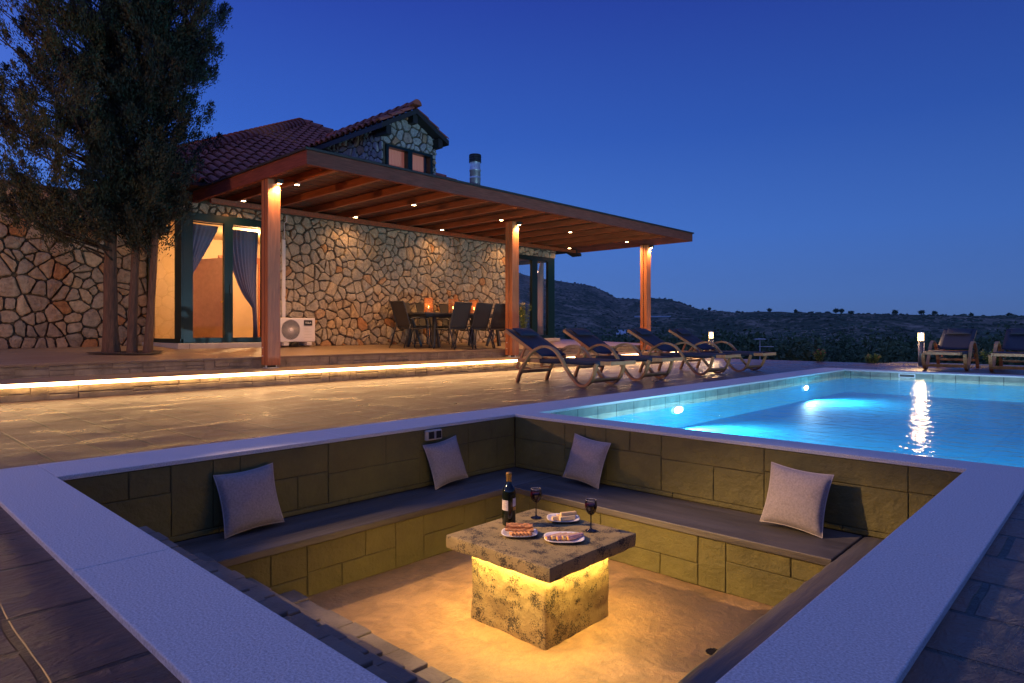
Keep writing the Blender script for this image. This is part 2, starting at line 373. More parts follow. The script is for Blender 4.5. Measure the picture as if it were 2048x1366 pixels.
# crazy-paved stone facing: voronoi cells, each a raised rough stone. outline = convex polygon in (s,z)
def stone_wall(mb, outline, cell, place, seed, gap=.022, dep=.045):
    rng = random.Random(seed)
    xs = [p[0] for p in outline]; zs = [p[1] for p in outline]; x0, x1, z0, z1 = min(xs), max(xs), min(zs), max(zs)
    pts = []
    ny = max(1, round((z1 - z0) / cell)); nx = max(1, round((x1 - x0) / cell))
    for i in range(-1, nx + 1):
        for j in range(-1, ny + 1):
            if rng.random() < .16: continue
            pts.append((x0 + (i + .5 + rng.uniform(-.46, .46) + (.5 if j % 2 else 0)) * (x1 - x0) / nx, z0 + (j + .5 + rng.uniform(-.46, .46)) * (z1 - z0) / ny))
            if rng.random() < .22: pts.append((pts[-1][0] + rng.uniform(.3, .5) * cell, pts[-1][1] + rng.uniform(-.5, .5) * cell))
    area = sum(outline[i][0] * outline[(i + 1) % len(outline)][1] - outline[(i + 1) % len(outline)][0] * outline[i][1] for i in range(len(outline)))
    ol = outline if area > 0 else outline[::-1]
    P = np.array(pts)
    for i, p in enumerate(pts):
        poly = list(ol)
        d2 = ((P - P[i]) ** 2).sum(1)
        for j in np.argsort(d2)[1:18]:
            q = pts[j]; nx_, ny_ = q[0] - p[0], q[1] - p[1]; L = math.hypot(nx_, ny_)
            if L < 1e-6 or L > 5 * cell: continue
            nx_ /= L; ny_ /= L
            poly = clip_poly(poly, nx_, ny_, nx_ * (p[0] + q[0]) / 2 + ny_ * (p[1] + q[1]) / 2 - gap * rng.uniform(.45, .8))
            if len(poly) < 3: break
        if len(poly) < 3: continue
        cx = sum(a[0] for a in poly) / len(poly); cz = sum(a[1] for a in poly) / len(poly)
        ar = abs(sum(poly[k][0] * poly[(k + 1) % len(poly)][1] - poly[(k + 1) % len(poly)][0] * poly[k][1] for k in range(len(poly)))) / 2
        if ar < .0018: continue
        ch = []
        for k in range(len(poly)):       # round the corners, jitter the edge
            a, b = poly[k], poly[(k + 1) % len(poly)]; Lk = math.hypot(b[0] - a[0], b[1] - a[1])
            c = min(.25, .035 / max(Lk, .01))
            ch.append((a[0] + (b[0] - a[0]) * c, a[1] + (b[1] - a[1]) * c))
            if Lk > .10:
                t = rng.uniform(.4, .6); jx = rng.uniform(-.012, .004); nx_, ny_ = (b[1] - a[1]) / Lk, -(b[0] - a[0]) / Lk
                ch.append((a[0] + (b[0] - a[0]) * t + nx_ * jx, a[1] + (b[1] - a[1]) * t + ny_ * jx))
            ch.append((b[0] - (b[0] - a[0]) * c, b[1] - (b[1] - a[1]) * c))
        n = len(ch); dd = dep * rng.uniform(.55, 1.35); tx, tz = rng.uniform(-.06, .06), rng.uniform(-.06, .06)
        vv = []
        for sc_, dp in ((1, 0), (.985, dd * .62), (.90, dd * .93), (.5, dd * 1.05)):
            for a in ch:
                ux, uz = a[0] - cx, a[1] - cz
                vv.append(place(cx + ux * sc_, cz + uz * sc_, dp + (ux * tx + uz * tz + rng.uniform(-.003, .003) if dp else 0)))
        vv.append(place(cx, cz, dd * 1.08 + rng.uniform(-.004, .004)))
        ff = []
        for rg in range(3):
            for k in range(n): ff.append((rg * n + k, rg * n + (k + 1) % n, (rg + 1) * n + (k + 1) % n, (rg + 1) * n + k))
        for k in range(n): ff.append((3 * n + k, 3 * n + (k + 1) % n, 4 * n))
        mb.add(vv, ff)
# rectangular ashlar blocks with grooves; place(s,z,out)
def ashlar(mb, L0, L1, z0, z1, place, seed, wmin=.22, wmax=.60, rows=2, groove=.006, dep=.014, wob=.0):
    rng = random.Random(seed); s = L0
    def block(a, b, c, d):
        if b - a < .015 or d - c < .012: return
        gq = groove / 2; ch = .004
        vv = []
        for e, dp in ((gq, 0), (gq + .0005, dep - ch), (gq + ch, dep)):
            for (x, z) in ((a + e, c + e), (b - e, c + e), (b - e, d - e), (a + e, d - e)):
                vv.append(place(x + rng.uniform(-wob, wob), z + rng.uniform(-wob, wob) * .6, dp))
        mb.add(vv, [(0, 1, 5, 4), (1, 2, 6, 5), (2, 3, 7, 6), (3, 0, 4, 7), (4, 5, 9, 8), (5, 6, 10, 9), (6, 7, 11, 10), (7, 4, 8, 11), (8, 9, 10, 11)])
    while s < L1 - 1e-4:
        wd = rng.uniform(wmin, wmax); narrow = rng.random() < .28
        if narrow: wd = wmin * rng.uniform(.5, .8)
        e = min(L1, s + wd)
        if L1 - e < wmin * .4: e = L1
        if narrow: block(s, e, z0, z1)
        else:
            nr = rows if rows <= 2 else rng.choice((2, 3))
            cuts = [z0] + sorted(z0 + (z1 - z0) * ((k + 1) / nr + rng.uniform(-.14, .14)) for k in range(nr - 1)) + [z1]
            for k in range(nr):
                if rng.random() < .45 and e - s > wmin * .9:
                    m_ = s + (e - s) * rng.uniform(.35, .65); block(s, m_, cuts[k], cuts[k + 1]); block(m_, e, cuts[k], cuts[k + 1])
                else: block(s, e, cuts[k], cuts[k + 1])
        s = e
# ================================================================== SETTING
ZD = -0.02          # deck level
PX, PY = 3.34, -3.42  # seating pit: x 0..PX, y PY..0
POOLX0, POOLX1, POOLY0, POOLY1 = 0.06, 7.6, 0.25, 9.04
XR1, XR2, XW = -4.65, -5.98, -8.70     # first riser, second riser, house wall
ZT1, ZT2, ZTW = 0.15, 0.32, 0.435
YE = 12.75          # far end of the terrace
mb = MB()
for (a, b, c, d) in ((XR1, -.44, -12, 12.45), (-.44, 12, 9.44, 12.45), (-.44, 12, -12, -3.71), (3.62, 12, -3.71, 0), (POOLX1 + .4, 12, 0, 9.44)):
    mb.box(a, b, c, d, -2.6, ZD)
structure(mb.build('pool_deck', 'deck'))
# terrace body: upper level slopes gently up to the house
mb = MB(); mb.box(-5.97, XR1 - .02, -12, YE, -2.6, ZT1)
lower = mb.build('terrace_step', 'terrace'); structure(lower)
mb = MB()
v = [(XR2 - .02, -12, -2.6), (XR2 - .02, YE, -2.6), (-9.6, YE, -2.6), (-9.6, .25, -2.6), (-12.5, .25, -2.6), (-12.5, -12, -2.6)]
top = [(x, y, ZT2 + (ZTW - ZT2) * min(1.0, (XR2 - x) / (XR2 - XW)) if x < XR2 else ZT2) for x, y, z in v]
mb.add(v + top, [(5, 4, 3, 2, 1, 0)] + [(i, (i + 1) % 6, 6 + (i + 1) % 6, 6 + i) for i in range(6)])
n0 = len(mb.v)
mb.f.append((6, 7, 8, 9)); mb.f.append((6, 9, 10, 11))
up_o = mb.build('terrace', 'terrace'); structure(up_o)
mb = MB(); mb.beam((XR2 - .005, -12, ZT2 - .012), (XR2 - .005, YE, ZT2 - .012), .045, .03)
mb.beam((XR1 - .01, -12, ZT1 - .008), (XR1 - .01, YE, ZT1 - .008), .05, .022)
structure(mb.build('terrace_nosing', 'terrace'))
mb = MB()
ashlar(mb, -12, YE, ZD - .01, ZT1 - .022, lambda s, z, o: (XR1 - .02 + o, s, z), 3, .22, .60, rows=3, groove=.009, dep=.02, wob=.012)
ashlar(mb, -12, YE, ZT1 - .01, ZT2 - .028, lambda s, z, o: (XR2 - .02 + o, s, z), 4, .22, .60, rows=3, groove=.009, dep=.02, wob=.010)
mb.box(-5.9, XR1 - .019, YE - .001, YE + .01, -.4, .1)
structure(mb.build('terrace_riser', 'slate'))
mb = MB(); mb.box(XR1 + .016, XR1 + .036, -12, 3.9, ZT1 - .018, ZT1 + .022); mb.box(XR1 + .016, XR1 + .036, 3.93, YE - .05, ZT1 - .018, ZT1 + .022)
o = mb.build('led_strip', 'led_warm'); tag(o, 'long glowing warm light strip under the edge of the lower terrace step', 'light strip')
# gravel beyond the pool
rng = random.Random(5)
mb = MB(); mb.box(-.2, 12, 12.45, 14.2, -2.6, -.045); structure(mb.build('gravel_bed', 'gravel'))
mb = MB()
for i in range(2600):
    x = rng.uniform(-.2, 6); y = rng.uniform(12.2, 13.6) if rng.random() < .8 else rng.uniform(11.6, 12.45); r = rng.uniform(.010, .026); zz = -.045 if y > 12.45 else ZD
    mb.add([(x - r, y, zz), (x, y - r, zz), (x + r, y, zz), (x, y + r, zz), (x + rng.uniform(-.3, .3) * r, y, zz + r * .9)], [(0, 1, 4), (1, 2, 4), (2, 3, 4), (3, 0, 4)])
structure(mb.build('gravel', 'gravel'), 'stuff')
# ---- coping slabs (one pavement edging round pit and pool)
mb = MB(); th = .026; ov = .014
def slabs_x(x0, x1, y0, y1, n):
    for i in range(n):
        a = x0 + (x1 - x0) * i / n; b = x0 + (x1 - x0) * (i + 1) / n; mb.box(a + .0003, b - .0003, y0, y1, -th, 0)
def slabs_y(x0, x1, y0, y1, n):
    for i in range(n):
        a = y0 + (y1 - y0) * i / n; b = y0 + (y1 - y0) * (i + 1) / n; mb.box(x0, x1, a + .0003, b - .0003, -th, 0)
slabs_y(-.44, 0, PY, 0, 2); slabs_y(-.44, POOLX0, POOLY0 + .001, 9.44, 11); slabs_x(-.44, 3.62, -3.71, PY - .001, 2); slabs_y(PX, 3.62, PY, -.001, 2)
slabs_x(-.44, POOLX1 + .4, 0.0, POOLY0, 4); slabs_x(POOLX0 + .001, POOLX1 + .4, POOLY1, 9.44, 9); slabs_y(POOLX1, POOLX1 + .4, POOLY0 + .001, POOLY1 - .001, 10)
o = mb.build('coping', 'coping', bevel=.004); structure(o)
# ---- pool shell
ZWAT = -.108; ZPF = -.42
mb = MB(); mb.quad((POOLX0, POOLY0, ZPF), (POOLX1, POOLY0, ZPF), (POOLX1, POOLY1, ZPF), (POOLX0, POOLY1, ZPF))
zt = -.16
structure(mb.build('pool_floor', 'pool_tile')); mb = MB()
mb.quad((POOLX0, POOLY0, ZPF), (POOLX0, POOLY1, ZPF), (POOLX0, POOLY1, zt), (POOLX0, POOLY0, zt))
mb.quad((POOLX1, POOLY0, ZPF), (POOLX1, POOLY0, zt), (POOLX1, POOLY1, zt), (POOLX1, POOLY1, ZPF))
mb.quad((POOLX0, POOLY1, ZPF), (POOLX1, POOLY1, ZPF), (POOLX1, POOLY1, zt), (POOLX0, POOLY1, zt))
mb.quad((POOLX0, POOLY0, ZPF), (POOLX0, POOLY0, zt), (POOLX1, POOLY0, zt), (POOLX1, POOLY0, ZPF))
structure(mb.build('pool_basin', 'pool_wall'))
mb = MB(); mb.box(POOLX0 - .02, POOLX0 + .006, POOLY0, POOLY1, zt, -th)
mb.box(POOLX1 - .006, POOLX1 + .02, POOLY0, POOLY1, zt, -th); structure(mb.build('pool_edge_tiles', 'band_x'))
mb = MB(); mb.box(POOLX0 + .006, POOLX1 - .006, POOLY1 - .006, POOLY1 + .02, zt, -th); mb.box(POOLX0 + .006, POOLX1 - .006, POOLY0 - .02, POOLY0 + .006, zt, -th)
structure(mb.build('pool_edge_tiles', 'band_y'))
mb = MB(); nX, nY = 2, 2
mb.quad((POOLX0, POOLY0, ZWAT), (POOLX1, POOLY0, ZWAT), (POOLX1, POOLY1, ZWAT), (POOLX0, POOLY1, ZWAT))
structure(mb.build('pool_water', 'water'))
# pool lamps
def pool_lamp(x, y, z, ang, lab, e, show=True):
    t = empty('pool_light', lab, 'pool light', (x, y, z), ang, 'underwater lamps in the pool walls')
    mb = MB(); rim = [(.10, .012), (.125, .012), (.13, 0), (.13, -.01)]
    mb.lathe([(.0, 0), (.10, 0)], 20); v = [(p[2] + .022, p[0], p[1] * .36) for p in mb.v]; mb.v = v; mb.build('lens', 'pool_lens', t)
    mb = MB(); mb.lathe([(.10, .014), (.13, .012), (.135, -.01)], 20); mb.v = [(p[2] + .012, p[0], p[1] * .36) for p in mb.v]; mb.build('rim', 'skimmer', t)
    light('pool_lamp', 'SPOT', (.06, 0, 0), e, (.62, .84, 1), t, size=.03, rot=(0, R(-84), 0), spot=165, blend=.8)
pool_lamp(POOLX0, 2.75, -.20, 0, 'round underwater lamp glowing in the pool wall nearest the seating pit', 450)
pool_lamp(POOLX0, 6.95, -.21, 0, 'round underwater lamp glowing in the pool wall beside the third lounger', 550)
pool_lamp(POOLX1, 1.8, -.40, math.pi, 'round underwater lamp in the far right pool wall, near end', 1900)
pool_lamp(POOLX1, 6.2, -.40, math.pi, 'round underwater lamp in the far right pool wall, far end', 1900)
for k_, px in enumerate((2.2, 5.2)): pool_lamp(px, POOLY0, -.24, math.pi / 2, 'added unseen underwater fill lamp in the pool wall shared with the pit, ' + ('left one' if k_ == 0 else 'right one'), 1300)  # unseen lamps, added to fill the pool with more even light
t = empty('pool_skimmer', 'white skimmer opening in the tiles of the far pool wall', 'skimmer', (1.09, POOLY1 - .008, -.068))
mb = MB(); mb.box(-.13, .13, -.012, 0, .022, .034); mb.box(-.13, .13, -.012, 0, -.034, -.022); mb.box(-.13, -.115, -.012, 0, -.022, .022); mb.box(.115, .13, -.012, 0, -.022, .022); mb.build('frame', 'skimmer', t)
mb = MB(); mb.box(-.115, .115, -.004, 0, -.022, .022); mb.build('flap', 'black', t)
# ================================================================== SEATING PIT
ZF, ZB = -.82, -.47
bx, by, brx = .48, -.55, 2.83
mb = MB(); 
N = 60
for i in range(N + 1):
    for j in range(N + 1):
        x = -.1 + 3.6 * i / N; y = -3.5 + 3.5 * j / N; mb.v.append((x, y, ZF + .010 * (noise.noise((x * 2.2, y * 2.2, 0))) + .004 * noise.noise((x * 9, y * 9, 3))))
for i in range(N):
    for j in range(N): a = i * (N + 1) + j; mb.f.append((a, a + N + 1, a + N + 2, a + 1))
structure(mb.build('pit_floor', 'sand_floor', smooth=True))
def pwall(name, lab, parts):
    t = empty(name, lab, 'wall'); mbb = MB(); mbj = MB()
    for (kind, L0, L1, z0, z1, place, seed, jb) in parts:
        ashlar(mbb, L0, L1, z0, z1, place, seed, .24, .62, rows=2, groove=.007, dep=.013, wob=.004); mbj.box(*jb)
    mbb.build('block_face', 'olive_wall', t); mbj.build('backing', 'joint', t); return t
def split_row(kind, L0, L1, place, seed, jb):
    return [(kind, L0, L1, ZB, ZB + .04, place, seed + 50, jb), (kind, L0, L1, ZB + .04, -th, place, seed, jb)]
t = empty('retaining_wall', 'olive block wall of the sunken seat on the house side, under the socket', 'wall')
mb = MB(); pl = lambda s, z, o: (-.012 - .0 + o, s, z)
ashlar(mb, PY, 0, ZB, ZB + .035, pl, 1, .7, 1.6, rows=1, groove=.003, dep=.008); ashlar(mb, PY, 0, ZB + .035, -th, pl, 11, .30, .85, groove=.004, dep=.007, wob=.003)
mb.build('block_face', 'olive_wall', t); mb = MB(); mb.box(-.40, -.012, PY, 0, -.9, -th); mb.build('backing', 'joint', t)
t = empty('retaining_wall', 'olive block wall between the sunken seat and the pool', 'wall')
mb = MB(); pl = lambda s, z, o: (s, .012 - o, z)
ashlar(mb, 0.002, PX, ZB, ZB + .035, pl, 2, .7, 1.6, rows=1, groove=.003, dep=.008); ashlar(mb, 0.002, PX, ZB + .035, -th, pl, 12, .30, .85, groove=.004, dep=.007, wob=.003)
mb.build('block_face', 'olive_wall', t); mb = MB(); mb.box(-.01, PX, .012, .20, -1.2, -th); mb.build('backing', 'joint', t)
t = empty('retaining_wall', 'olive block wall under the right-hand coping of the sunken seat', 'wall')
mb = MB(); pl = lambda s, z, o: (PX + .012 - o, s, z)
ashlar(mb, PY, 0, ZB, -th, pl, 13, .28, .62); mb.build('block_face', 'olive_wall', t); mb = MB(); mb.box(PX + .012, 3.60, PY, 0, -.9, -th); mb.build('backing', 'joint', t)
t = empty('retaining_wall', 'wall under the coping nearest the viewer, behind the stairs', 'wall')
mb = MB(); mb.box(-.4, 3.6, -3.69, PY - .012, -.9, -th); mb.build('backing', 'olive_wall', t)
# benches
def bench_top(mbx, x0, x1, y0, y1):
    mbx.box(x0, x1, y0, y1, ZB - .05, ZB)
t = empty('built_in_bench', 'masonry bench along the house side wall with the two left cushions', 'bench', group='built-in masonry benches of the seating pit')
mb = MB(); mb.box(0.001, bx + .008, PY, -.003, ZB - .045, ZB); mb.build('seat_slab', 'bench_top', t, bevel=.006)
mb = MB(); ashlar(mb, PY, by + .01, ZF, ZB - .046, lambda s, z, o: (bx - .013 + o, s, z), 21, .35, .9, groove=.004, dep=.007, wob=.003); mb.build('block_face', 'olive_wall', t)
mb = MB(); mb.box(.0, bx - .013, PY, -.02, ZF - .1, ZB - .046); mb.build('backing', 'joint', t)
t = empty('built_in_bench', 'masonry bench along the pool side wall with the two right cushions', 'bench', group='built-in masonry benches of the seating pit')
mb = MB(); mb.box(bx + .011, brx - .002, by - .008, -.003, ZB - .045, ZB); mb.build('seat_slab', 'bench_top_x', t, bevel=.006)
mb = MB(); ashlar(mb, bx, brx, ZF, ZB - .046, lambda s, z, o: (s, by + .013 - o, z), 22, .35, .9, groove=.004, dep=.007, wob=.003); mb.build('block_face', 'olive_wall', t)
mb = MB(); mb.box(bx, brx, by + .013, -.02, ZF - .1, ZB - .046); mb.build('backing', 'joint', t)
t = empty('built_in_bench', 'empty masonry bench under the right-hand coping with a rough inner edge', 'bench', group='built-in masonry benches of the seating pit')
mb = MB(); n = 70
for i in range(n + 1):
    y = PY + (-.003 - PY) * i / n; e = brx - .008 + .010 * noise.noise((y * 9, 4, 1)) + .006 * noise.noise((y * 30, 4, 1))
    for (x, z) in ((PX - .001, ZB), (brx + .05, ZB), (brx + .012, ZB - .004 + .004 * noise.noise((y * 20, 1, 1))), (e, ZB - .02), (brx, ZB - .05)): mb.v.append((x, y, z))
for i in range(n):
    for k in range(4): a = i * 5 + k; mb.f.append((a, a + 5, a + 6, a + 1))
mb.build('seat_slab', 'bench_top', t, smooth=True)
mb = MB(); mb.box(brx + .005, PX, PY, -.02, ZF - .1, ZB - .052); mb.build('backing', 'olive_wall', t)
# stairs down from the near coping
t = empty('pit_stairs', 'dark slate stairs leading down from the near coping to the pit floor', 'stairs')
for k, (z, y) in enumerate(((-.205, -3.155), (-.39, -2.90), (-.59, -2.64), (-.735, -2.385))):
    rng = random.Random(60 + k); mb = MB(); x0 = bx + .012; x1 = brx - .012; yb = PY if k == 0 else (-3.155, -2.90, -2.64)[k - 1]
    mb.box(x0, x1, PY, y - .02, ZF - .05, z - .022)
    x = x0
    while x < x1 - .01:
        wd = rng.uniform(.10, .26); e = min(x1, x + wd)
        if x1 - e < .08: e = x1
        d1 = rng.uniform(.10, .16)
        for (ya, ybk) in ((y - d1, y + rng.uniform(-.006, .006)), (max(yb, PY) + .004, y - d1 - .007)):
            if ybk - ya < .02: continue
            dz = rng.uniform(-.012, .004)
            mb.box(x + .004, e - .004, ya, ybk, z - .05, z + dz)
        x = e
    x = x0
    mb.build('tread', 'step_slate', t, bevel=.006)
    mb = MB(); ashlar(mb, x0, x1, ZF if k == 3 else (-.39, -.59, -.735)[k], z - .05, lambda s, zz, o: (s, y - .02 + o, zz), 70 + k, .18, .4, rows=3, wob=.008); mb.build('riser', 'step_slate', t)
# drain in the floor
t = empty('floor_drain', 'small round slotted drain in the pit floor beside the right bench', 'drain', (2.515, -1.27, ZF + .004))
mb = MB(); mb.lathe([(.0, .001), (.042, .001), (.046, -.006)], 20); mb.build('rim', 'grate', t)
mb = MB()
for k in range(-3, 4): mb.box(-math.sqrt(.04 ** 2 - (k * .011) ** 2), math.sqrt(.04 ** 2 - (k * .011) ** 2), k * .011 - .0025, k * .011 + .0025, .001, .004)
mb.build('slot_bars', 'black', t)
# socket box
t = empty('outdoor_socket', 'double beige outdoor socket box with two dark flaps under the left coping', 'socket', (0.002, -.955, -.068))
mb = MB(); mb.box(0, .030, -.076, .076, -.042, .036); mb.build('box', 'plastic_beige', t, bevel=.006)
for s in (-.037, .037):
    mb = MB(); mb.box(.029, .040, s - .034, s + .034, -.038, .033); c = mb.build('cover', 'plastic_beige', t, bevel=.004)
    mb = MB(); mb.box(.0385, .043, s - .026, s + .026, -.029, .027); mb.build('flap', 'black', c, bevel=.002)
# ---- table with light under its slab
def rough_box(x0, x1, y0, y1, z0, z1, step, amp, seed, rnd=.012, lower_rough=0):
    mb = MB(); cx, cyy, cz = (x0 + x1) / 2, (y0 + y1) / 2, (z0 + z1) / 2
    def P(p):
        p = Vector(p); q = p.copy()
        for k, (lo, hi) in enumerate(((x0, x1), (y0, y1), (z0, z1))): q[k] = min(max(p[k], lo + rnd), hi - rnd)
        d = p - q; 
        if d.length > 1e-6: p = q + d.normalized() * rnd
        nn = Vector(((p.x - cx) / (x1 - x0), (p.y - cyy) / (y1 - y0), (p.z - cz) / (z1 - z0))); m = max(abs(nn.x), abs(nn.y), abs(nn.z))
        dr = Vector((nn.x if abs(nn.x) > .8 * m else 0, nn.y if abs(nn.y) > .8 * m else 0, 0))
        if dr.length > 0: dr.normalize()
        a = noise.noise(p * 7 + Vector((seed, 0, 0))) * amp + noise.noise(p * 22 + Vector((seed, 9, 0))) * amp * .45 + max(0, noise.noise(p * 3.5 + Vector((0, seed, 5)))) * amp * .9
        p = p + dr * a
        if lower_rough and p.z < z0 + .02: p.z += lower_rough * noise.noise(p * 18)
        return p
    def grid(o, u, v, nu, nv):
        b = len(mb.v); o, u, v = Vector(o), Vector(u), Vector(v)
        for i in range(nu + 1):
            for j in range(nv + 1): mb.v.append(P(o + u * i / nu + v * j / nv))
        for i in range(nu):
            for j in range(nv): a = b + i * (nv + 1) + j; mb.f.append((a, a + nv + 1, a + nv + 2, a + 1))
    X, Y, Z = x1 - x0, y1 - y0, z1 - z0; nx, ny, nz = max(2, round(X / step)), max(2, round(Y / step)), max(2, round(Z / step))
    grid((x0, y0, z1), (X, 0, 0), (0, Y, 0), nx, ny); grid((x0, y1, z0), (X, 0, 0), (0, -Y, 0), nx, ny)
    grid((x0, y0, z0), (X, 0, 0), (0, 0, Z), nx, nz); grid((x1, y1, z0), (-X, 0, 0), (0, 0, Z), nx, nz)
    grid((x1, y0, z0), (0, Y, 0), (0, 0, Z), ny, nz); grid((x0, y1, z0), (0, -Y, 0), (0, 0, Z), ny, nz)
    return mb
t = empty('stone_table', 'square rough stone table on a block pedestal lit from under its slab', 'table', (1.64, -1.54, ZF))
def loc(mb, o): mb.v = [(p[0] - o[0], p[1] - o[1], p[2] - o[2]) for p in mb.v]; return mb
O = (1.64, -1.54, ZF)
TZ = -.365
loc(rough_box(1.27, 2.01, -1.91, -1.17, TZ - .075, TZ, .014, .005, 3, .010, .006), O).build('table_top', 'table_stone', t, smooth=True)
loc(rough_box(1.365, 1.90, -1.81, -1.27, ZF - .02, TZ - .07, .014, .008, 8, .012), O).build('pedestal', 'table_stone', t, smooth=True)
mb = MB(); zz0, zz1 = TZ - .094, TZ - .080; e = .028
for (a, b, c, d) in ((1.345 - e, 1.345, -1.83, -1.25), (1.92, 1.92 + e, -1.83, -1.25), (1.345, 1.92, -1.83 - e, -1.83), (1.345, 1.92, -1.25, -1.25 + e)): mb.box(a, b, c, d, zz0, zz1)
loc(mb, O).build('light_strip', 'led_table', t)
# ---- things on the table
def bottle(x, y):
    t = empty('wine_bottle', 'dark wine bottle with gold foil neck and pale labels', 'bottle', (x, y, TZ + .001), R(-46))
    mb = MB(); mb.lathe([(.0, .004), (.030, .0), (.037, .004), (.0385, .012), (.0385, .185), (.0375, .198), (.033, .212), (.022, .228), (.0155, .240), (.0145, .26), (.0145, .27)], 32); mb.build('glass_body', 'bottle', t, smooth=True)
    mb = MB(); mb.lathe([(.0150, .238), (.0152, .285), (.0165, .287), (.0165, .296), (.0155, .299), (0, .2995)], 24); mb.build('foil', 'foil', t, smooth=True)
    def arc(a0, a1, z0, z1, r=.0388, n=14):
        mb = MB()
        for i in range(n + 1):
            a = R(a0 + (a1 - a0) * i / n); mb.v += [(r * math.cos(a), r * math.sin(a), z0), (r * math.cos(a), r * math.sin(a), z1)]
        mb.f += [(2 * i, 2 * i + 2, 2 * i + 3, 2 * i + 1) for i in range(n)]; return mb
    # local -Y faces the viewer
    lb = arc(-98, -8, .090, .148).build('label', 'label', t, smooth=True)
    mb = MB()
    for k in range(9):
        q = arc(-92, -92 + random.Random(k).uniform(56, 76), .142 - k * .0054, .1432 - k * .0054, .0391, 8); mb.add(q.v, q.f)
    mb.build('small_print', 'label_ink', lb)
    l2 = arc(34, 120, .112, .158).build('label', 'label', t, smooth=True)
    arc(34, 110, .090, .108, .0389).build('label_band', 'foil', l2, smooth=True)
bottle(1.403, -1.548)
def wine_glass(x, y, lab):
    t = empty('wine_glass', lab, 'wine glass', (x, y, TZ + .001), 0, 'glasses of red wine on the stone table')
    mb = MB(); mb.lathe([(0, .003), (.030, .0), (.034, .002), (.030, .005), (.010, .009), (.0045, .016), (.0035, .035), (.0035, .075), (.005, .088)], 28); mb.build('stem', 'black_glass', t, smooth=True)
    pr = [(.005, .088), (.016, .094), (.028, .110), (.0335, .128), (.034, .142), (.0315, .160), (.0295, .172)]
    mb = MB(); mb.lathe(pr, 32); mb.build('bowl', 'glass', t, smooth=True)
    mb = MB(); mb.lathe([(0, .0885)] + [(r - .0012, z + .0008) for r, z in pr[1:5]] + [(.0322, .150), (0, .150)], 32); mb.build('red_wine', 'wine', t, smooth=True)
    mb = MB(); mb.tube([(.0295 * math.cos(q * .2618), .0295 * math.sin(q * .2618), .172) for q in range(25)], .0006, 5); mb.build('rim', 'plate', t)
wine_glass(1.424, -1.337, 'glass of red wine behind the bottle, near the far corner of the table')
wine_glass(1.81, -1.317, 'glass of red wine standing alone on the right corner of the table')
def plate_mb(a, b):
    mb = MB(); n = 36
    prof = [(.0, .004), (.60, .004), (.72, .008), (.92, .014), (1.0, .017), (1.0, .0145), (.75, .004), (.6, 0)]
    for r, z in prof:
        for k in range(n):
            tt = 2 * math.pi * k / n; c, s = math.cos(tt), math.sin(tt); q = (abs(c) ** 3 + abs(s) ** 3) ** (-1 / 3) * .93
            mb.v.append((a * r * c * q, b * r * s * q, z))
    for i in range(len(prof) - 1):
        for k in range(n): u = i * n + k; w_ = i * n + (k + 1) % n; mb.f.append((u, w_, w_ + n, u + n))
    return mb
def roll(mb, c, ang, L, r, n=12, tilt=0):
    d = Vector((math.cos(ang), math.sin(ang), tilt)).normalized(); c = Vector(c)
    mb.tube([c - d * L / 2, c - d * L / 2 * .96, c, c + d * L / 2 * .96, c + d * L / 2], [r * .86, r, r * 1.03, r, r * .86], n)
t = empty('snack_plate', 'white plate of stacked puff pastry sticks in front of the wine bottle', 'plate', (1.570, -1.640, TZ + .001), R(43))
plate_mb(.106, .088).build('plate', 'plate', t, smooth=True)
rr_ = random.Random(7)
for k in range(4):
    mb = MB(); d = -.012 + k * .017
    a = R(-6 + rr_.uniform(-3, 3)); L = .155 - .01 * (k % 2)
    pts = [Vector(((s - .5) * L * math.cos(a), d + (s - .5) * L * math.sin(a), .028 + .016 * (k % 2) + .0015 * math.sin(s * 14 + k))) for s in np.linspace(0, 1, 12)]
    mb.tube(pts, [.008 + .0015 * math.sin(i * 2.1 + k) for i in range(12)], 8); tag(mb.build('pastry_stick', 'pastry', None), ['lowest', 'second', 'third', 'rearmost'][k] + ' long baked pastry stick on the plate by the bottle', 'pastry', 'pastry sticks on the plate by the bottle').matrix_world = t.matrix_world
for o in [o for o in COL.objects if o.name.startswith('pastry_stick')]: o.location = (1.570, -1.640, TZ + .001); o.rotation_euler = (0, 0, R(43))
mb = MB()
for k in range(6):
    roll(mb, (-.042 + k * .019, -.042 + .0015 * k, .018), R(-66), .038, .0085)
o = mb.build('bread_rolls', 'pastry'); o.location = (1.570, -1.640, TZ + .001); o.rotation_euler = (0, 0, R(43)); tag(o, 'row of short filled rolls along the front rim of the pastry plate', 'rolls')
t = empty('snack_plate', 'white plate of pale cheese slices at the back of the table', 'plate', (1.569, -1.262, TZ + .001), R(43))
plate_mb(.103, .092).build('plate', 'plate', t, smooth=True)
for k, (dx, dy, a, h) in enumerate(((-.018, -.010, 14, .016), (.010, .020, 22, .020), (.022, -.018, 24, .018), (.030, .004, 20, .036))):
    mb = MB(); c, s = math.cos(R(a)), math.sin(R(a)); L, W_, H = .050, .012, .011
    mb.obox((dx, dy, h), (c * L, s * L, 0), (-s * W_, c * W_, 0), (0, 0, H)); o = mb.build('cheese_slice', 'cheese', bevel=.004)
    o.location = (1.569, -1.262, TZ + .001); o.rotation_euler = (0, 0, R(43)); tag(o, ['leftmost', 'rear', 'front', 'topmost'][k] + ' pale slab of cheese on the back plate', 'cheese', 'cheese slices on the back plate')
t = empty('snack_plate', 'white plate of rolled ham and cheese at the near side of the table', 'plate', (1.800, -1.540, TZ + .001), R(43))
plate_mb(.116, .098).build('plate', 'plate', t, smooth=True)
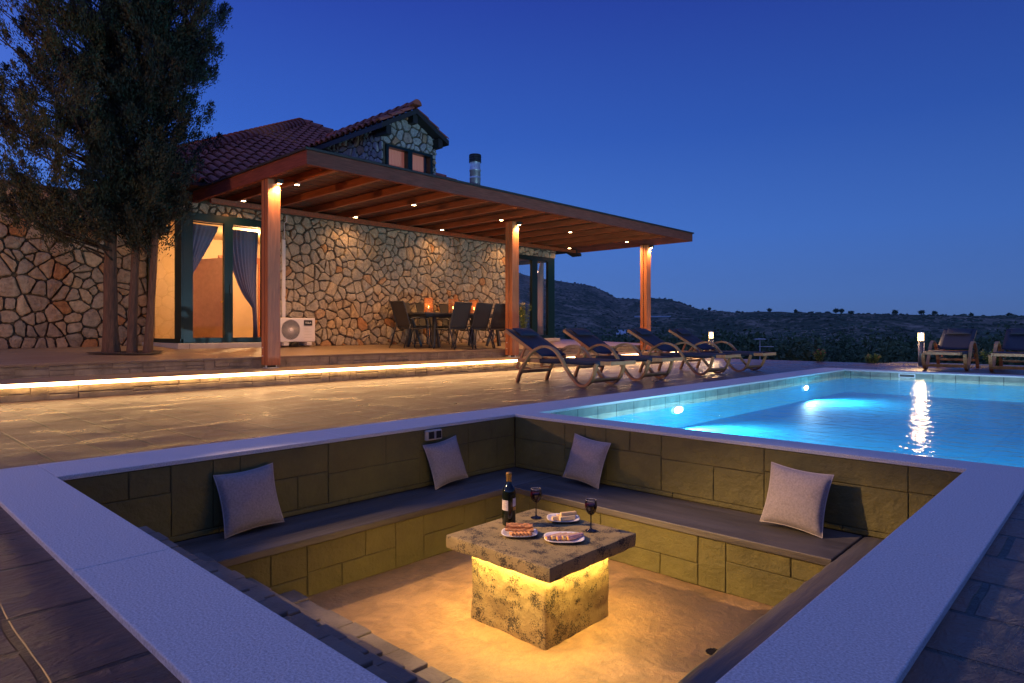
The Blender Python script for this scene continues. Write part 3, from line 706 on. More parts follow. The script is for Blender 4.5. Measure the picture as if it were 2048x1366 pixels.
for k in range(5):
    root = empty('filled_roll', ['leftmost', 'second', 'middle', 'fourth', 'rightmost'][k] + ' thin rolled slice with yellow filling on the near plate', 'roll', (1.800, -1.540, TZ + .001), R(43), 'rolled ham slices on the near plate')
    c = Vector((-.055 + k * .028, -.004 + .004 * (k % 2), .019)); a = R(36); L = .105; d = Vector((math.cos(a), math.sin(a), 0))
    mb = MB(); roll(mb, c, a, L, .0125, 14); mb.build('rolled_slice', 'ham' if k > 3 else ('cheese' if k % 2 else 'ham'), root, smooth=False)
    mb = MB(); mb.tube([c - d * (L / 2 + .001), c - d * (L / 2 - .004)], [.009, .009], 12); mb.build('filling', 'filling', root)
# ---- cushions
def cushion_mb(W, T):
    n = 22; mb = MB()
    for side in (1, -1):
        b = len(mb.v)
        for i in range(n + 1):
            for j in range(n + 1):
                u, v = -1 + 2 * i / n, -1 + 2 * j / n
                x = W * u * (1 - .09 * (1 - v * v)); y = W * v * (1 - .09 * (1 - u * u))
                zz = T * ((1 - u ** 2) * (1 - v ** 2)) ** .42 if abs(u) < 1 and abs(v) < 1 else 0
                cr = max(0, abs(u) + abs(v) - 1.25); zz += .004 * noise.noise((u * 3, v * 3, side)) * (zz > 0) + .006 * cr * math.sin((u - v) * 16) * (zz > 0)
                mb.v.append((x, y, side * zz))
        for i in range(n):
            for j in range(n):
                a = b + i * (n + 1) + j; q = (a, a + n + 1, a + n + 2, a + 1); mb.f.append(q if side > 0 else q[::-1])
    return mb
def cushion(cx_, cy_, nx, ny, lean, roll_, W, lab):
    # (cx_,cy_) middle of the bottom edge on the bench, n = horizontal direction the front faces
    t = empty('cushion', lab, 'cushion', (cx_, cy_, ZB), 0, 'grey linen cushions on the benches')
    nv = Vector((nx, ny, 0)).normalized(); up = Vector((0, 0, 1)) * math.cos(R(lean)) - nv * math.sin(R(lean)); sd = Vector((0, 0, 1)).cross(nv).normalized(); fr = sd.cross(up)
    rot = Matrix((sd, up, fr)).transposed().to_4x4(); rr = Matrix.Rotation(R(roll_), 4, 'Z')
    T = .065
    mat4 = Matrix.Translation(up * W * .98 + nv * .0) @ rot @ rr
    mb = cushion_mb(W, T); mb.v = [tuple(mat4 @ Vector(p)) for p in mb.v]; mz = min(p[2] for p in mb.v); mb.v = [(p[0], p[1], p[2] - mz + .001) for p in mb.v]
    mb.build('cover', 'linen', t, smooth=True)
    n = 40; pts = []
    for k in range(4):
        for i in range(10):
            s = -1 + 2 * i / 10; u, v = ((s, -1), (1, s), (-s, 1), (-1, -s))[k]
            p = mat4 @ Vector((W * u * (1 - .09 * (1 - v * v)), W * v * (1 - .09 * (1 - u * u)), 0)); pts.append(Vector((p.x, p.y, p.z - mz + .001)))
    pts.append(pts[0]); mb = MB(); mb.tube(pts, .0035, 6); mb.build('piping', 'piping', t, smooth=True)
cushion(.135, -2.450, 1, 0, 18, 3, .186, 'grey linen cushion on the left bench, nearest the stairs, with deep shadow beside it')
cushion(.125, -.870, 1, 0, 18, 6, .174, 'grey linen cushion on the left bench under the socket box')
cushion(.860, -.150, 0, -1, 18, -6, .180, 'grey linen cushion on the pool side bench near the inner corner')
cushion(2.500, -.220, 0, -1, 18, -4, .187, 'grey linen cushion at the right end of the pool side bench')
# ================================================================== HOUSE
YC, YEND = .32, 11.0     # front corner, far corner
XL = -10.5               # plane of the recessed left wing
house = empty('stone_house', 'stone faced house with red tiled roof, glazed corners and a small gabled dormer', 'house', (XW, 5.5, .44))
HL = (XW, 5.5, .44)
def hb(mb, name, m, parent=house, **k): 
    b = mb.build(name, m, parent, **k)
    b.matrix_parent_inverse = Matrix.Translation((-HL[0], -HL[1], -HL[2])); return b
def sub(mb, name, m, parent, **k):
    return mb.build(name, m, parent, **k)
ZH = 3.12
mb = MB(); fx = lambda s, z, o: (XW + o, s, z)
stone_wall(mb, [(1.98, .40), (9.02, .40), (9.02, ZH), (1.98, ZH)], .195, fx, 1, gap=.012, dep=.055)
stone_wall(mb, [(YC - .02, 2.93), (1.975, 2.93), (1.975, ZH), (YC - .02, ZH)], .17, fx, 2)
stone_wall(mb, [(9.03, 2.90), (YEND + .06, 2.90), (YEND + .06, ZH), (9.03, ZH)], .17, fx, 3)
stone_wall(mb, [(XL, 2.93), (XW, 2.93), (XW, ZH), (XL, ZH)], .17, lambda s, z, o: (s, YC - .02 - o, z), 4)
stone_wall(mb, [(-12, .38), (YC - .03, .38), (YC - .03, 3.3), (-12, 3.3)], .23, lambda s, z, o: (XL + o, s, z), 5, gap=.016, dep=.06)
hb(mb, 'stone_facing', 'stone'); mb = MB()
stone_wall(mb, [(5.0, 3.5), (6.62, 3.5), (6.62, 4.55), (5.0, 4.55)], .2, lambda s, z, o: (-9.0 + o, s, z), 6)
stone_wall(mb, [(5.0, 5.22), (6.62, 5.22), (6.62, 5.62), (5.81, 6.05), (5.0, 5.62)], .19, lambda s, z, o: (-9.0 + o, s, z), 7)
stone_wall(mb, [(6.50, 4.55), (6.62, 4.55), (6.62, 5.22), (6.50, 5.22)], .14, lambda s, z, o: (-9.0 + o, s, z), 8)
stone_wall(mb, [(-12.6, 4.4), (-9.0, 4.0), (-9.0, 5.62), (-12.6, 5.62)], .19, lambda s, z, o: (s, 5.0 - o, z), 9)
hb(mb, 'dormer_stone_facing', 'stone_skylit')
mb = MB()
mb.box(XW - .25, XW, 1.97, 9.03, .2, ZH + .15); mb.box(XW - .25, XW, YC - .02, 1.97, 2.93, ZH + .15); mb.box(XW - .25, XW, 9.03, YEND + .02, 2.90, ZH + .15)
mb.box(XL, XW - .25, YC - .02, YC + .2, 2.93, ZH + .15); mb.box(XL - .3, XL, -12, YC + .0, .2, 3.4); mb.box(-13, XW - .25, YEND - .2, YEND + .02, 2.90, ZH + .15)
mb.box(-13, -10.4, YEND - .2, YEND, .2, 2.90)
mb.box(-9.2, -9.0, 5.0, 5.06, 3.4, 5.62); mb.box(-9.2, -9.0, 6.48, 6.62, 3.4, 5.62); mb.box(-9.2, -9.0, 5.06, 6.48, 3.4, 4.56); mb.box(-9.2, -9.0, 5.06, 6.48, 5.21, 5.62)
mb.add([(-9.0, 5.0, 5.62), (-9.0, 6.62, 5.62), (-9.0, 5.81, 6.06), (-9.2, 5.0, 5.62), (-9.2, 6.62, 5.62), (-9.2, 5.81, 6.06)], [(0, 1, 2), (3, 5, 4), (0, 2, 5, 3), (1, 4, 5, 2)])
mb.box(-12.6, -9.2, 5.0, 5.2, 3.4, 5.66); mb.box(-12.6, -9.2, 6.42, 6.62, 3.4, 5.66)
hb(mb, 'mortar_wall', 'mortar')
# ---- roofs with real barrel tiles
def tile_plane(mb, o, e, s, W, L, clip=None, pitch=.25, row=.37):
    o, e, s = Vector(o), Vector(e).normalized(), Vector(s).normalized(); n = e.cross(s).normalized()
    if n.z < 0: n = -n
    for i in range(int(W / pitch)):
        cu = (i + .5) * pitch
        for j in range(int(L / row) + 1):
            cv = j * row
            if clip and not clip(cu, cv + row * .5): continue
            rj = random.Random(i * 97 + j).uniform(-.006, .006); ln = min(row * 1.12, L - cv)
            if ln < .1: continue
            vv = []; K = 6
            for (t, r, lift) in ((0, .098, .030), (ln, .082, .006)):
                for k in range(K + 1):
                    a = math.pi * k / K; vv.append(o + e * (cu + rj + math.cos(a) * r) + s * (cv + t) + n * (math.sin(a) * r * .85 + lift))
            for k in range(K + 1):
                a = math.pi * k / K; vv.append(o + e * (cu + rj + math.cos(a) * .082) + s * cv + n * (math.sin(a) * .082 * .85 + .022))
            mb.add(vv, [(k, k + 1, K + 2 + k, K + 1 + k) for k in range(K)] + [(k + 1, k, 2 * K + 2 + k, 2 * K + 3 + k) for k in range(K)])
            vv = []
            for (t, r, lift) in ((0, .085, .018), (ln, .07, .0)):
                for k in range(4):
                    a = math.pi + math.pi * k / 3; vv.append(o + e * (cu + pitch / 2 + math.cos(a) * r) + s * (cv + t) + n * (math.sin(a) * r * .4 + lift + .02))
            mb.add(vv, [(k, k + 1, 5 + k, 4 + k) for k in range(3)])
def ridge(mb, a, b, r=.115, seg=.36):
    a, b = Vector(a), Vector(b); L = (b - a).length; d = (b - a) / L; sd = d.cross(Vector((0, 0, 1))).normalized(); u = sd.cross(d)
    k = 0
    while k * seg < L:
        p = a + d * k * seg; q = a + d * min(L, (k + 1.12) * seg); K = 8; vv = []
        for (c, rr, lf) in ((p, r * 1.12, .02), (q, r * .9, 0)):
            for m_ in range(K + 1): t_ = math.pi * m_ / K; vv.append(c + sd * math.cos(t_) * rr + u * (math.sin(t_) * rr + lf))
        mb.add(vv, [(m_, m_ + 1, K + 2 + m_, K + 1 + m_) for m_ in range(K)] + [tuple(range(K + 1))]); k += 1
EX, EZ, AX, AY, AZ, YL, YR = -8.2, 3.40, -15.5, 6.5, 7.42, -.85, 13.2
SL = math.hypot(AX - EX, AZ - EZ)
mb = MB()
def clipf(u, v):
    t = v / SL; y = YL + u; return YL + (AY - YL) * t < y < YR + (AY - YR) * t
tile_plane(mb, (EX, YL, EZ), (0, 1, 0), (AX - EX, 0, AZ - EZ), YR - YL, SL, clipf)
ridge(mb, (EX, YL, EZ - .03), (AX, AY, AZ), .17); ridge(mb, (EX, YR, EZ - .03), (AX, AY, AZ), .17)
roof = hb(mb, 'roof', 'tile')
mb = MB()
bkx = AX * 2 - EX
mb.add([(EX, YL, EZ), (EX, YR, EZ), (AX, AY, AZ), (bkx, YL, EZ), (bkx, YR, EZ), (EX, YL, EZ - .06), (EX, YR, EZ - .06), (bkx, YR, EZ - .06), (bkx, YL, EZ - .06)],
       [(0, 1, 2), (3, 0, 2), (1, 4, 2), (4, 3, 2), (5, 8, 7, 6), (0, 5, 6, 1), (3, 8, 5, 0), (1, 6, 7, 4)])
hb(mb, 'roof_deck', 'roof_under')
# dormer roof
DX0, DX1, DY, DH, DZe, DZa = -8.68, -13.2, 5.77, 1.03, 5.60, 6.17
for sgn in (1, -1):
    mb = MB(); ey = DY - sgn * DH; Ld = math.hypot(DH, DZa - DZe)
    tile_plane(mb, (DX0 if sgn > 0 else DX0, ey, DZe), (-1, 0, 0), (0, sgn * DH, DZa - DZe), DX0 - DX1, Ld, pitch=.25, row=.37)
    if sgn > 0: ridge(mb, (DX0 + .02, DY, DZa + .05), (DX1, DY, DZa + .05), .12)
    hb(mb, 'dormer_roof', 'tile')
mb = MB()
for sgn in (1, -1):
    ey = DY - sgn * DH
    mb.add([(DX0, ey, DZe - .02), (DX0, DY, DZa - .02), (DX1, DY, DZa - .02), (DX1, ey, DZe - .02), (DX0, ey, DZe - .14), (DX0, DY, DZa - .14), (DX1, DY, DZa - .14), (DX1, ey, DZe - .14)], [(0, 1, 2, 3), (4, 7, 6, 5), (0, 4, 5, 1), (0, 3, 7, 4)])
for y0 in (DY - DH + .17, DY - .07, DY + DH - .30):
    zc = DZe - .02 + (DH - abs(y0 + .07 - DY)) * (DZa - DZe) / DH
    mb.box(-9.2, DX0 - .06, y0, y0 + .14, zc - .34, zc - .12)
hb(mb, 'dormer_eaves', 'trim_dark')
# dormer window
wn = MB(); x = -9.0
for (a, b, c, d) in ((5.06, 6.48, 5.14, 5.20), (5.06, 6.48, 4.56, 4.62), (5.06, 5.13, 4.62, 5.14), (6.41, 6.48, 4.62, 5.14), (5.70, 5.84, 4.62, 5.14)): wn.box(x - .10, x + .055, a, b, c, d)
win = hb(wn, 'dormer_window', 'green_frame')
mb = MB(); mb.quad((x - .03, 5.13, 4.62), (x - .03, 5.70, 4.62), (x - .03, 5.70, 5.14), (x - .03, 5.13, 5.14)); sub(mb, 'pane', 'glass', win)
mb = MB(); mb.quad((x - .03, 5.84, 4.62), (x - .03, 6.41, 4.62), (x - .03, 6.41, 5.14), (x - .03, 5.84, 5.14)); sub(mb, 'pane', 'glass', win)
def wavy(mb, x, y0, y1, z0, z1, amp, waves, f0=lambda t: 0, f1=lambda t: 1, n=90, m_=24, axis='y'):
    b = len(mb.v)
    for j in range(m_ + 1):
        t = j / m_; z = z1 + (z0 - z1) * t; a0 = y0 + (y1 - y0) * f0(t); a1 = y0 + (y1 - y0) * f1(t)
        for i in range(n + 1):
            s = i / n; w_ = amp * math.sin(s * waves * 2 * math.pi + .4 * math.sin(t * 3 + s * 9)) * (.55 + .45 * math.sin(s * 5 + 1)); yy = a0 + (a1 - a0) * s
            mb.v.append((x + w_, yy, z) if axis == 'y' else (yy, x + w_, z))
    for j in range(m_):
        for i in range(n): a = b + j * (n + 1) + i; mb.f.append((a, a + 1, a + n + 2, a + n + 1))
M['lit_pink_curtain'] = None; mat('lit_pink_curtain', (.62, .30, .22), .85, emis=(1, .30, .20), estr=.16)  # glow put into the curtain stands in for a room lamp behind it
mb = MB(); wavy(mb, -9.24, 5.06, 6.48, 4.56, 5.2, .012, 16); sub(mb, 'curtain', 'lit_pink_curtain', win, smooth=True)
# ---- corner doors, left bay (faces +X and -Y)
def frame_boxes(lst, x, t0=-.05, t1=.035, axis='x'):
    mb = MB()
    for (a, b, c, d) in lst:
        if axis == 'x': mb.box(x + t0, x + t1, a, b, c, d)
        else: mb.box(a, b, x - t1, x - t0, c, d)
    return mb
zs, zh = .50, 2.93
doorf = hb(frame_boxes([(YC + .02, 1.97, zh - .14, zh), (YC + .02, 1.97, zs, zs + .10), (YC + .02, YC + .19, zs + .1, zh - .14), (1.84, 1.97, zs + .1, zh - .14), (1.09, 1.255, zs + .1, zh - .14)], XW), 'glazed_door', 'green_frame')
mb = MB(); mb.quad((XW - .02, YC + .19, zs + .1), (XW - .02, 1.09, zs + .1), (XW - .02, 1.09, zh - .14), (XW - .02, YC + .19, zh - .14)); sub(mb, 'pane', 'glass', doorf)
mb = MB(); mb.quad((XW - .02, 1.255, zs + .1), (XW - .02, 1.84, zs + .1), (XW - .02, 1.84, zh - .14), (XW - .02, 1.255, zh - .14)); sub(mb, 'pane', 'glass', doorf)
mb = MB(); mb.box(XW + .036, XW + .038, 1.168, 1.172, zs + .1, zh - .14); mb.box(XW + .036, XW + .06, 1.19, 1.21, 1.45, 1.62); sub(mb, 'handle', 'dark_metal', doorf)
sidef = hb(frame_boxes([(XL + .03, XW - .02, zh - .10, zh), (XL + .03, XW - .02, zs, zs + .08), (XL + .03, XL + .12, zs + .08, zh - .1), (XW - .30, XW + .03, zs + .08, zh - .1)], YC + .02, axis='y'), 'side_window', 'green_frame')
mb = MB(); mb.quad((XL + .12, YC + .03, zs + .08), (XW - .30, YC + .03, zs + .08), (XW - .30, YC + .03, zh - .1), (XL + .12, YC + .03, zh - .1)); sub(mb, 'pane', 'glass', sidef)
mb = MB(); mb.box(XL + .0, XW + .16, YC - .12, YC + .08, .38, .50); mb.box(XW - .1, XW + .16, YC + .08, 1.98, .38, .50); hb(mb, 'door_sill', 'sill', bevel=.01)
# right bay
rd = hb(frame_boxes([(9.03, YEND, 2.78, 2.90), (9.03, YEND, zs, zs + .09), (9.03, 9.14, zs + .09, 2.78), (9.98, 10.22, zs + .09, 2.78), (10.70, YEND, zs + .09, 2.78)], XW), 'glazed_door', 'green_frame')
mb = MB(); mb.quad((XW - .02, 9.14, zs + .1), (XW - .02, 9.98, zs + .1), (XW - .02, 9.98, 2.78), (XW - .02, 9.14, 2.78)); sub(mb, 'pane', 'glass', rd)
mb = MB(); mb.quad((XW - .02, 10.22, zs + .1), (XW - .02, 10.70, zs + .1), (XW - .02, 10.70, 2.78), (XW - .02, 10.22, 2.78)); sub(mb, 'pane', 'glass', rd)
rw = hb(frame_boxes([(-10.4, XW - .05, 2.80, 2.90), (-10.4, XW - .05, zs, zs + .08), (-10.4, -10.3, zs + .08, 2.8), (XW - .16, XW - .05, zs + .08, 2.8)], YEND - .02, axis='y'), 'side_window', 'green_frame')
mb = MB(); mb.quad((-10.3, YEND - .03, zs + .08), (XW - .16, YEND - .03, zs + .08), (XW - .16, YEND - .03, 2.8), (-10.3, YEND - .03, 2.8)); sub(mb, 'pane', 'glass', rw)
mb = MB(); mb.box(XW - .1, XW + .16, 9.0, YEND + .12, .40, .50); mb.box(-10.4, XW - .1, YEND - .1, YEND + .12, .40, .50); hb(mb, 'door_sill', 'sill', bevel=.01)
# ---- interiors
mb = MB(); x1 = XW - .26
mb.box(-12.6, -12.5, YC, 5.2, .4, 3.0); mb.box(-12.5, x1, 5.1, 5.2, .4, 3.0); mb.box(-12.5, x1, YC + .0, 5.1, 2.98, 3.02)
mb.box(-12.5, XL, YC - .02, YC + .14, .4, 3.0); mb.box(x1 - .02, x1 - .002, 2.0, 5.1, .45, 2.98)
mb.box(-12.6, -12.5, 6.5, 9.0, .4, 3.0)
mb.box(-12.5, x1, 8.6, 8.8, .4, 3.0); mb.box(-12.5, x1, 8.8, YEND - .21, 2.98, 3.02); mb.box(-12.6, -12.5, 8.8, YEND - .2, .4, 3.0)
hb(mb, 'interior_wall', 'room_wall')
mb = MB(); mb.box(-12.5, x1, YC + .09, 5.1, .40, .48); hb(mb, 'interior_floor', 'room_floor'); mb = MB(); mb.box(-12.5, x1, 8.8, YEND - .06, .40, .48); hb(mb, 'interior_floor', 'room_floor')
mb = MB()      # inner doorway seen through the left bay: casing and leaf
for (a, b, c, d) in ((2.55, 2.80, .48, 2.45), (3.55, 3.80, .48, 2.45), (2.55, 3.80, 2.45, 2.60)): mb.box(-12.5, -12.42, a, b, c, d)
inner = hb(mb, 'inner_door', 'room_trim')
mb = MB(); mb.box(-12.5, -12.46, 2.80, 3.55, .48, 2.45); sub(mb, 'door_leaf', 'room_wall', inner)
mb = MB(); mb.obox((-11.95, 2.12, 1.46), (.52, .22, 0), (-.012, .03, 0), (0, 0, .98)); lf = sub(mb, 'door_leaf', 'room_door', inner)
mb = MB(); mb.box(-11.50, -11.44, 2.19, 2.35, 1.38, 1.42); mb.box(-11.52, -11.47, 2.27, 2.31, 1.25, 1.52); sub(mb, 'handle', 'foil', lf)
cl = MB()
f1 = lambda t: 1.0 - .98 * min(1, max(0, (t - .02) / .52)) ** 1.05
wavy(cl, XW - .17, YC + .12, 1.06, .55, zh - .18, .035, 7, f1=lambda t: max(.03, f1(t)))
c1 = hb(cl, 'curtain', 'curtain', smooth=True)
cl = MB()
f0 = lambda t: (1 - math.cos(min(1, t / .68) * math.pi / 2) ** .62) * .80 if t < .68 else .80 + .04 * math.sin((t - .68) * 8)
wavy(cl, XW - .17, 1.22, 1.86, .55, zh - .20, .035, 8, f0=f0, f1=lambda t: 1 - .06 * math.sin(t * 3))
c2 = hb(cl, 'curtain', 'curtain', smooth=True)
mb = MB(); mb.tube([(XW - .17, YC + .12, zh - .14), (XW - .17, 1.95, zh - .14)], .012); sub(mb, 'curtain_rail', 'dark_metal', house).matrix_parent_inverse = Matrix.Translation((-HL[0], -HL[1], -HL[2]))
cl = MB(); wavy(cl, YEND - .16, -10.2, -9.0, .55, 2.78, .03, 8, f0=lambda t: .15 + .8 * max(0, (.62 - t)) * .9, f1=lambda t: 1.0, axis='x')
mat('peach_curtain', (.60, .34, .28), .85)
cl = MB()
fq = lambda t: .80 - .62 * min(1, t / .55) if t < .55 else .18
wavy(cl, XW - .16, 10.02, 10.72, .55, 2.76, .03, 7, f0=fq)
hb(cl, 'curtain', 'peach_curtain', smooth=True)
for (lx, ly, lz, e) in ((-10.6, 2.6, 2.75, 270), (-10.4, 9.7, 2.6, 22)):
    l = light('room_light', 'POINT', (lx - HL[0], ly - HL[1], lz - HL[2]), e, (1, .58, .26), house, size=.12)
# ---- flue, roof corner, conduit, air conditioner
t = empty('flue_pipe', 'shiny steel flue pipe with a ribbed cap rising behind the pergola', 'chimney', (-11.0, 9.91, 4.2))
mb = MB(); mb.lathe([(.17, 0), (.17, 1.52), (.185, 1.53), (.185, 1.58), (.165, 1.60), (.165, 1.78), (.17, 1.80)], 28); mb.lathe([(.178, 1.30), (.178, 1.34), (.17, 1.35)], 28); mb.build('pipe', 'steel', t, smooth=True)
mb = MB()
for k in range(3): mb.lathe([(.17, 1.80 + k * .075), (.195, 1.805 + k * .075), (.195, 1.845 + k * .075), (.17, 1.85 + k * .075)], 28)
mb.lathe([(.17, 1.80), (.17, 2.02)], 20); mb.lathe([(.195, 2.02), (.18, 2.05), (.05, 2.07), (0, 2.07)], 28); mb.build('cap', 'dark_metal', t)
mb = MB(); mb.add([(-8.30, 11.55, 3.10), (-8.30, 11.85, 3.01), (-8.65, 11.85, 3.01), (-8.65, 11.55, 3.10), (-8.30, 11.55, 3.20), (-8.30, 11.85, 3.09), (-8.65, 11.85, 3.09), (-8.65, 11.55, 3.20)], [(0, 3, 2, 1), (4, 5, 6, 7), (0, 1, 5, 4), (1, 2, 6, 5), (2, 3, 7, 6), (3, 0, 4, 7)])
hb(mb, 'eave_corner', 'trim_dark')
mb = MB(); mb.tube([(XW + .06, 2.35, 3.1), (XW + .06, 2.35, 2.98), (XW + .06, 2.30, 2.94), (XW + .06, 2.30, 2.62)], .011); mb.box(XW + .03, XW + .075, 2.25, 2.32, .98, 2.60)
tag(mb.build('pipe_duct', 'ac_white'), 'slim pale duct running up the stone wall above the air conditioner', 'duct')
t = empty('air_conditioner', 'white outdoor air conditioner with a swirl fan grille beside the first pergola post', 'air conditioner', (-8.42, 2.39, .43))
mb = MB(); mb.box(-.12, .12, -.42, .42, .075, .56); mb.build('casing', 'ac_white', t, bevel=.018)
mb = MB(); mb.lathe([(0, .001), (.205, .001), (.205, .0)], 36); mb.v = [(.121 + p[2], p[0] - .13, p[1] + .32) for p in mb.v]; fan = mb.build('fan_opening', 'black', t)
mb = MB()
for k in range(26):
    a0 = 2 * math.pi * k / 26; pts = [Vector((.129, -.13 + r * math.cos(a0 + 2.2 * (r - .03) / .17 * .55), .32 + r * math.sin(a0 + 2.2 * (r - .03) / .17 * .55))) for r in np.linspace(.03, .203, 7)]; mb.tube(pts, .0042, 4)
mb.lathe([(.200, .0), (.214, .004), (.214, -.006)], 36); mb.lathe([(0, .018), (.032, .016), (.036, .004)], 20)
nn = len(mb.v) - 36 * 3 - 20 * 3; mb.v = mb.v[:nn] + [(.125 + p[2], p[0] - .13, p[1] + .32) for p in mb.v[nn:]]; mb.build('fan_grille', 'ac_white', fan)
mb = MB()
for k in range(5): mb.box(.121, .124, .17, .34, .16 + k * .058, .165 + k * .058)
mb.build('grooves', 'plastic_beige', t)
mb = MB(); mb.box(.121, .126, .16, .345, .405, .515); bd = mb.build('badge', 'black', t)
cu = bpy.data.curves.new('badge_text', 'FONT'); cu.body = 'TESLA'; cu.size = .052; cu.align_x = 'CENTER'; cu.align_y = 'CENTER'; cu.extrude = .0006
tx = bpy.data.objects.new('badge_text', cu); COL.objects.link(tx)
dg = bpy.context.evaluated_depsgraph_get(); me = bpy.data.meshes.new_from_object(tx.evaluated_get(dg)); bpy.data.objects.remove(tx)
me.materials.append(M['white_text']); tx = bpy.data.objects.new('badge_text', me); COL.objects.link(tx); tx.parent = bd
tx.matrix_local = Matrix.Translation((.128, .2525, .46)) @ Matrix(((0, 0, 1, 0), (1, 0, 0, 0), (0, 1, 0, 0), (0, 0, 0, 1)))
for y in (-.24, .26):
    mb = MB(); mb.box(-.16, .16, y - .055, y + .055, 0, .07); mb.build('foot', 'concrete_pad', t, bevel=.008)
# ================================================================== PERGOLA
PZ, PT, PX0, PX1, PYA, PYB = 3.10, 3.325, -4.50, -8.62, .49, 11.72
perg = empty('pergola', 'dark stained wooden pergola roof on three posts with rows of recessed spotlights', 'pergola', (-6.5, 6.1, ZT1))
PL = (-6.5, 6.1, ZT1)
def pb(mb, name, m, parent=perg, **k):
    if parent is perg: mb.v = [(p[0] - PL[0], p[1] - PL[1], p[2] - PL[2]) for p in mb.v]
    return mb.build(name, m, parent, **k)
mb = MB(); mb.box(PX0 - .07, PX0, PYA, PYB, PZ, PT - .02); pb(mb, 'fascia', 'wood_fascia', bevel=.004)
mb = MB(); mb.box(PX1, PX0 - .072, PYA, PYA + .07, PZ, PT - .02); pb(mb, 'fascia', 'wood_fascia', bevel=.004)
mb = MB(); mb.box(PX1, PX0 - .072, PYB - .07, PYB, PZ, PT - .02); pb(mb, 'fascia', 'wood_fascia', bevel=.004)
mb = MB(); mb.box(PX1 - .02, PX0 + .03, PYA - .03, PYB + .03, PT - .02, PT + .012); pb(mb, 'roof_cover', 'trim_dark')
mb = MB(); y = PYA + .07
while y < PYB - .08:
    mb.box(PX1, PX0 - .07, y + .004, min(y + .106, PYB - .07), PT - .045, PT - .022); y += .11
mb2 = MB(); x = PX0 - .07       # boards run along the facade
while x > PX1:
    mb2.box(max(x - .102, PX1), x - .004, PYA + .07, PYB - .07, PT - .047 + .004 * (int(x * 100) % 2), PT - .024); x -= .108
pb(mb2, 'roof_boards', 'wood_boards')
yr = 1.12
while yr < PYB - .2:
    mb = MB(); mb.box(PX1, PX0 - .072, yr - .035, yr + .035, PZ + .050, PT - .05); pb(mb, 'rafter', 'wood', bevel=.004); yr += .805
mb = MB(); mb.box(-8.05, -7.97, PYA + .072, 11.15, PZ - .075, PZ + .010); pb(mb, 'wall_beam', 'wood', bevel=.004)
mb = MB(); mb.box(-5.94, -5.72, PYA + .072, PYB - .072, PZ - .0, PZ + .011); 
for (py_, lab) in ((.63, 1), (6.15, 2), (11.56, 3)):
    mb = MB(); mb.box(-5.95, -5.855, py_ - .11, py_ + .10, ZT1 + .045, PZ - .001); mb.box(-5.835, -5.735, py_ - .11, py_ + .10, ZT1 + .045, PZ - .001)
    p = pb(mb, 'post', 'wood_post', bevel=.006)
    mb = MB(); mb.box(-5.86, -5.83, py_ - .08, py_ + .075, ZT1, PZ - .02); mb.v = [(a - PL[0], b - PL[1], c - PL[2]) for a, b, c in mb.v]; mb.build('post_core', 'trim_dark', p)
    mb = MB(); mb.box(-5.92, -5.76, py_ - .10, py_ + .09, ZT1 - .002, ZT1 + .010)
    for q in (-.09, .07): mb.box(-5.87, -5.82, py_ + q, py_ + q + .012, ZT1, ZT1 + .05)
    mb.v = [(a - PL[0], b - PL[1], c - PL[2]) for a, b, c in mb.v]; mb.build('base_bracket', 'steel', p)
    for z in (.34, .47, ):
        mb = MB(); mb.tube([(-5.90, py_ - .118, z), (-5.90, py_ - .10, z)], .012)
        mb.v = [(a - PL[0], b - PL[1], c - PL[2]) for a, b, c in mb.v]; mb.build('bolt', 'steel', p)
    # small downlight on the post
    lx, ly = -5.69, py_ + .06
    mb = MB(); mb.box(lx - .045, lx + .045, ly - .045, ly + .045, PZ - .07, PZ - .002); d = pb(mb, 'post_lamp', 'trim_dark', bevel=.006)
    mb = MB(); mb.lathe([(0, 0), (.032, 0)], 16, (lx - PL[0], ly - PL[1], PZ - .072 - PL[2])); mb.f = [f[::-1] for f in mb.f]; mb.build('lens', 'spot_lens', d)
    light('post_lamp_light', 'SPOT', (lx - PL[0], ly - PL[1], PZ - .085 - PL[2]), 160, (1, .55, .22), perg, size=.02, rot=(0, 0, 0), spot=130, blend=.7)
for lx in (-6.2, -8.22):
    for ly in (1.27, 3.74, 6.18, 8.65, 11.17):
        ly -= .01; lz = 3.182
        mb = MB(); mb.lathe([(.040, .004), (.050, 0), (.052, .012), (.052, PT - .045 - lz)], 20, (lx - PL[0], ly - PL[1], lz - PL[2])); d = mb.build('downlight', 'steel', perg)
        mb = MB(); mb.lathe([(0, 0), (.040, 0)], 16, (lx - PL[0], ly - PL[1], lz + .002 - PL[2])); mb.build('lens', 'spot_lens', d)
        light('downlight_light', 'SPOT', (lx - PL[0], ly - PL[1], lz - .004 - PL[2]), 390 if lx > -7 else 60, (1, .50, .19), perg, size=.03, spot=150, blend=.8)
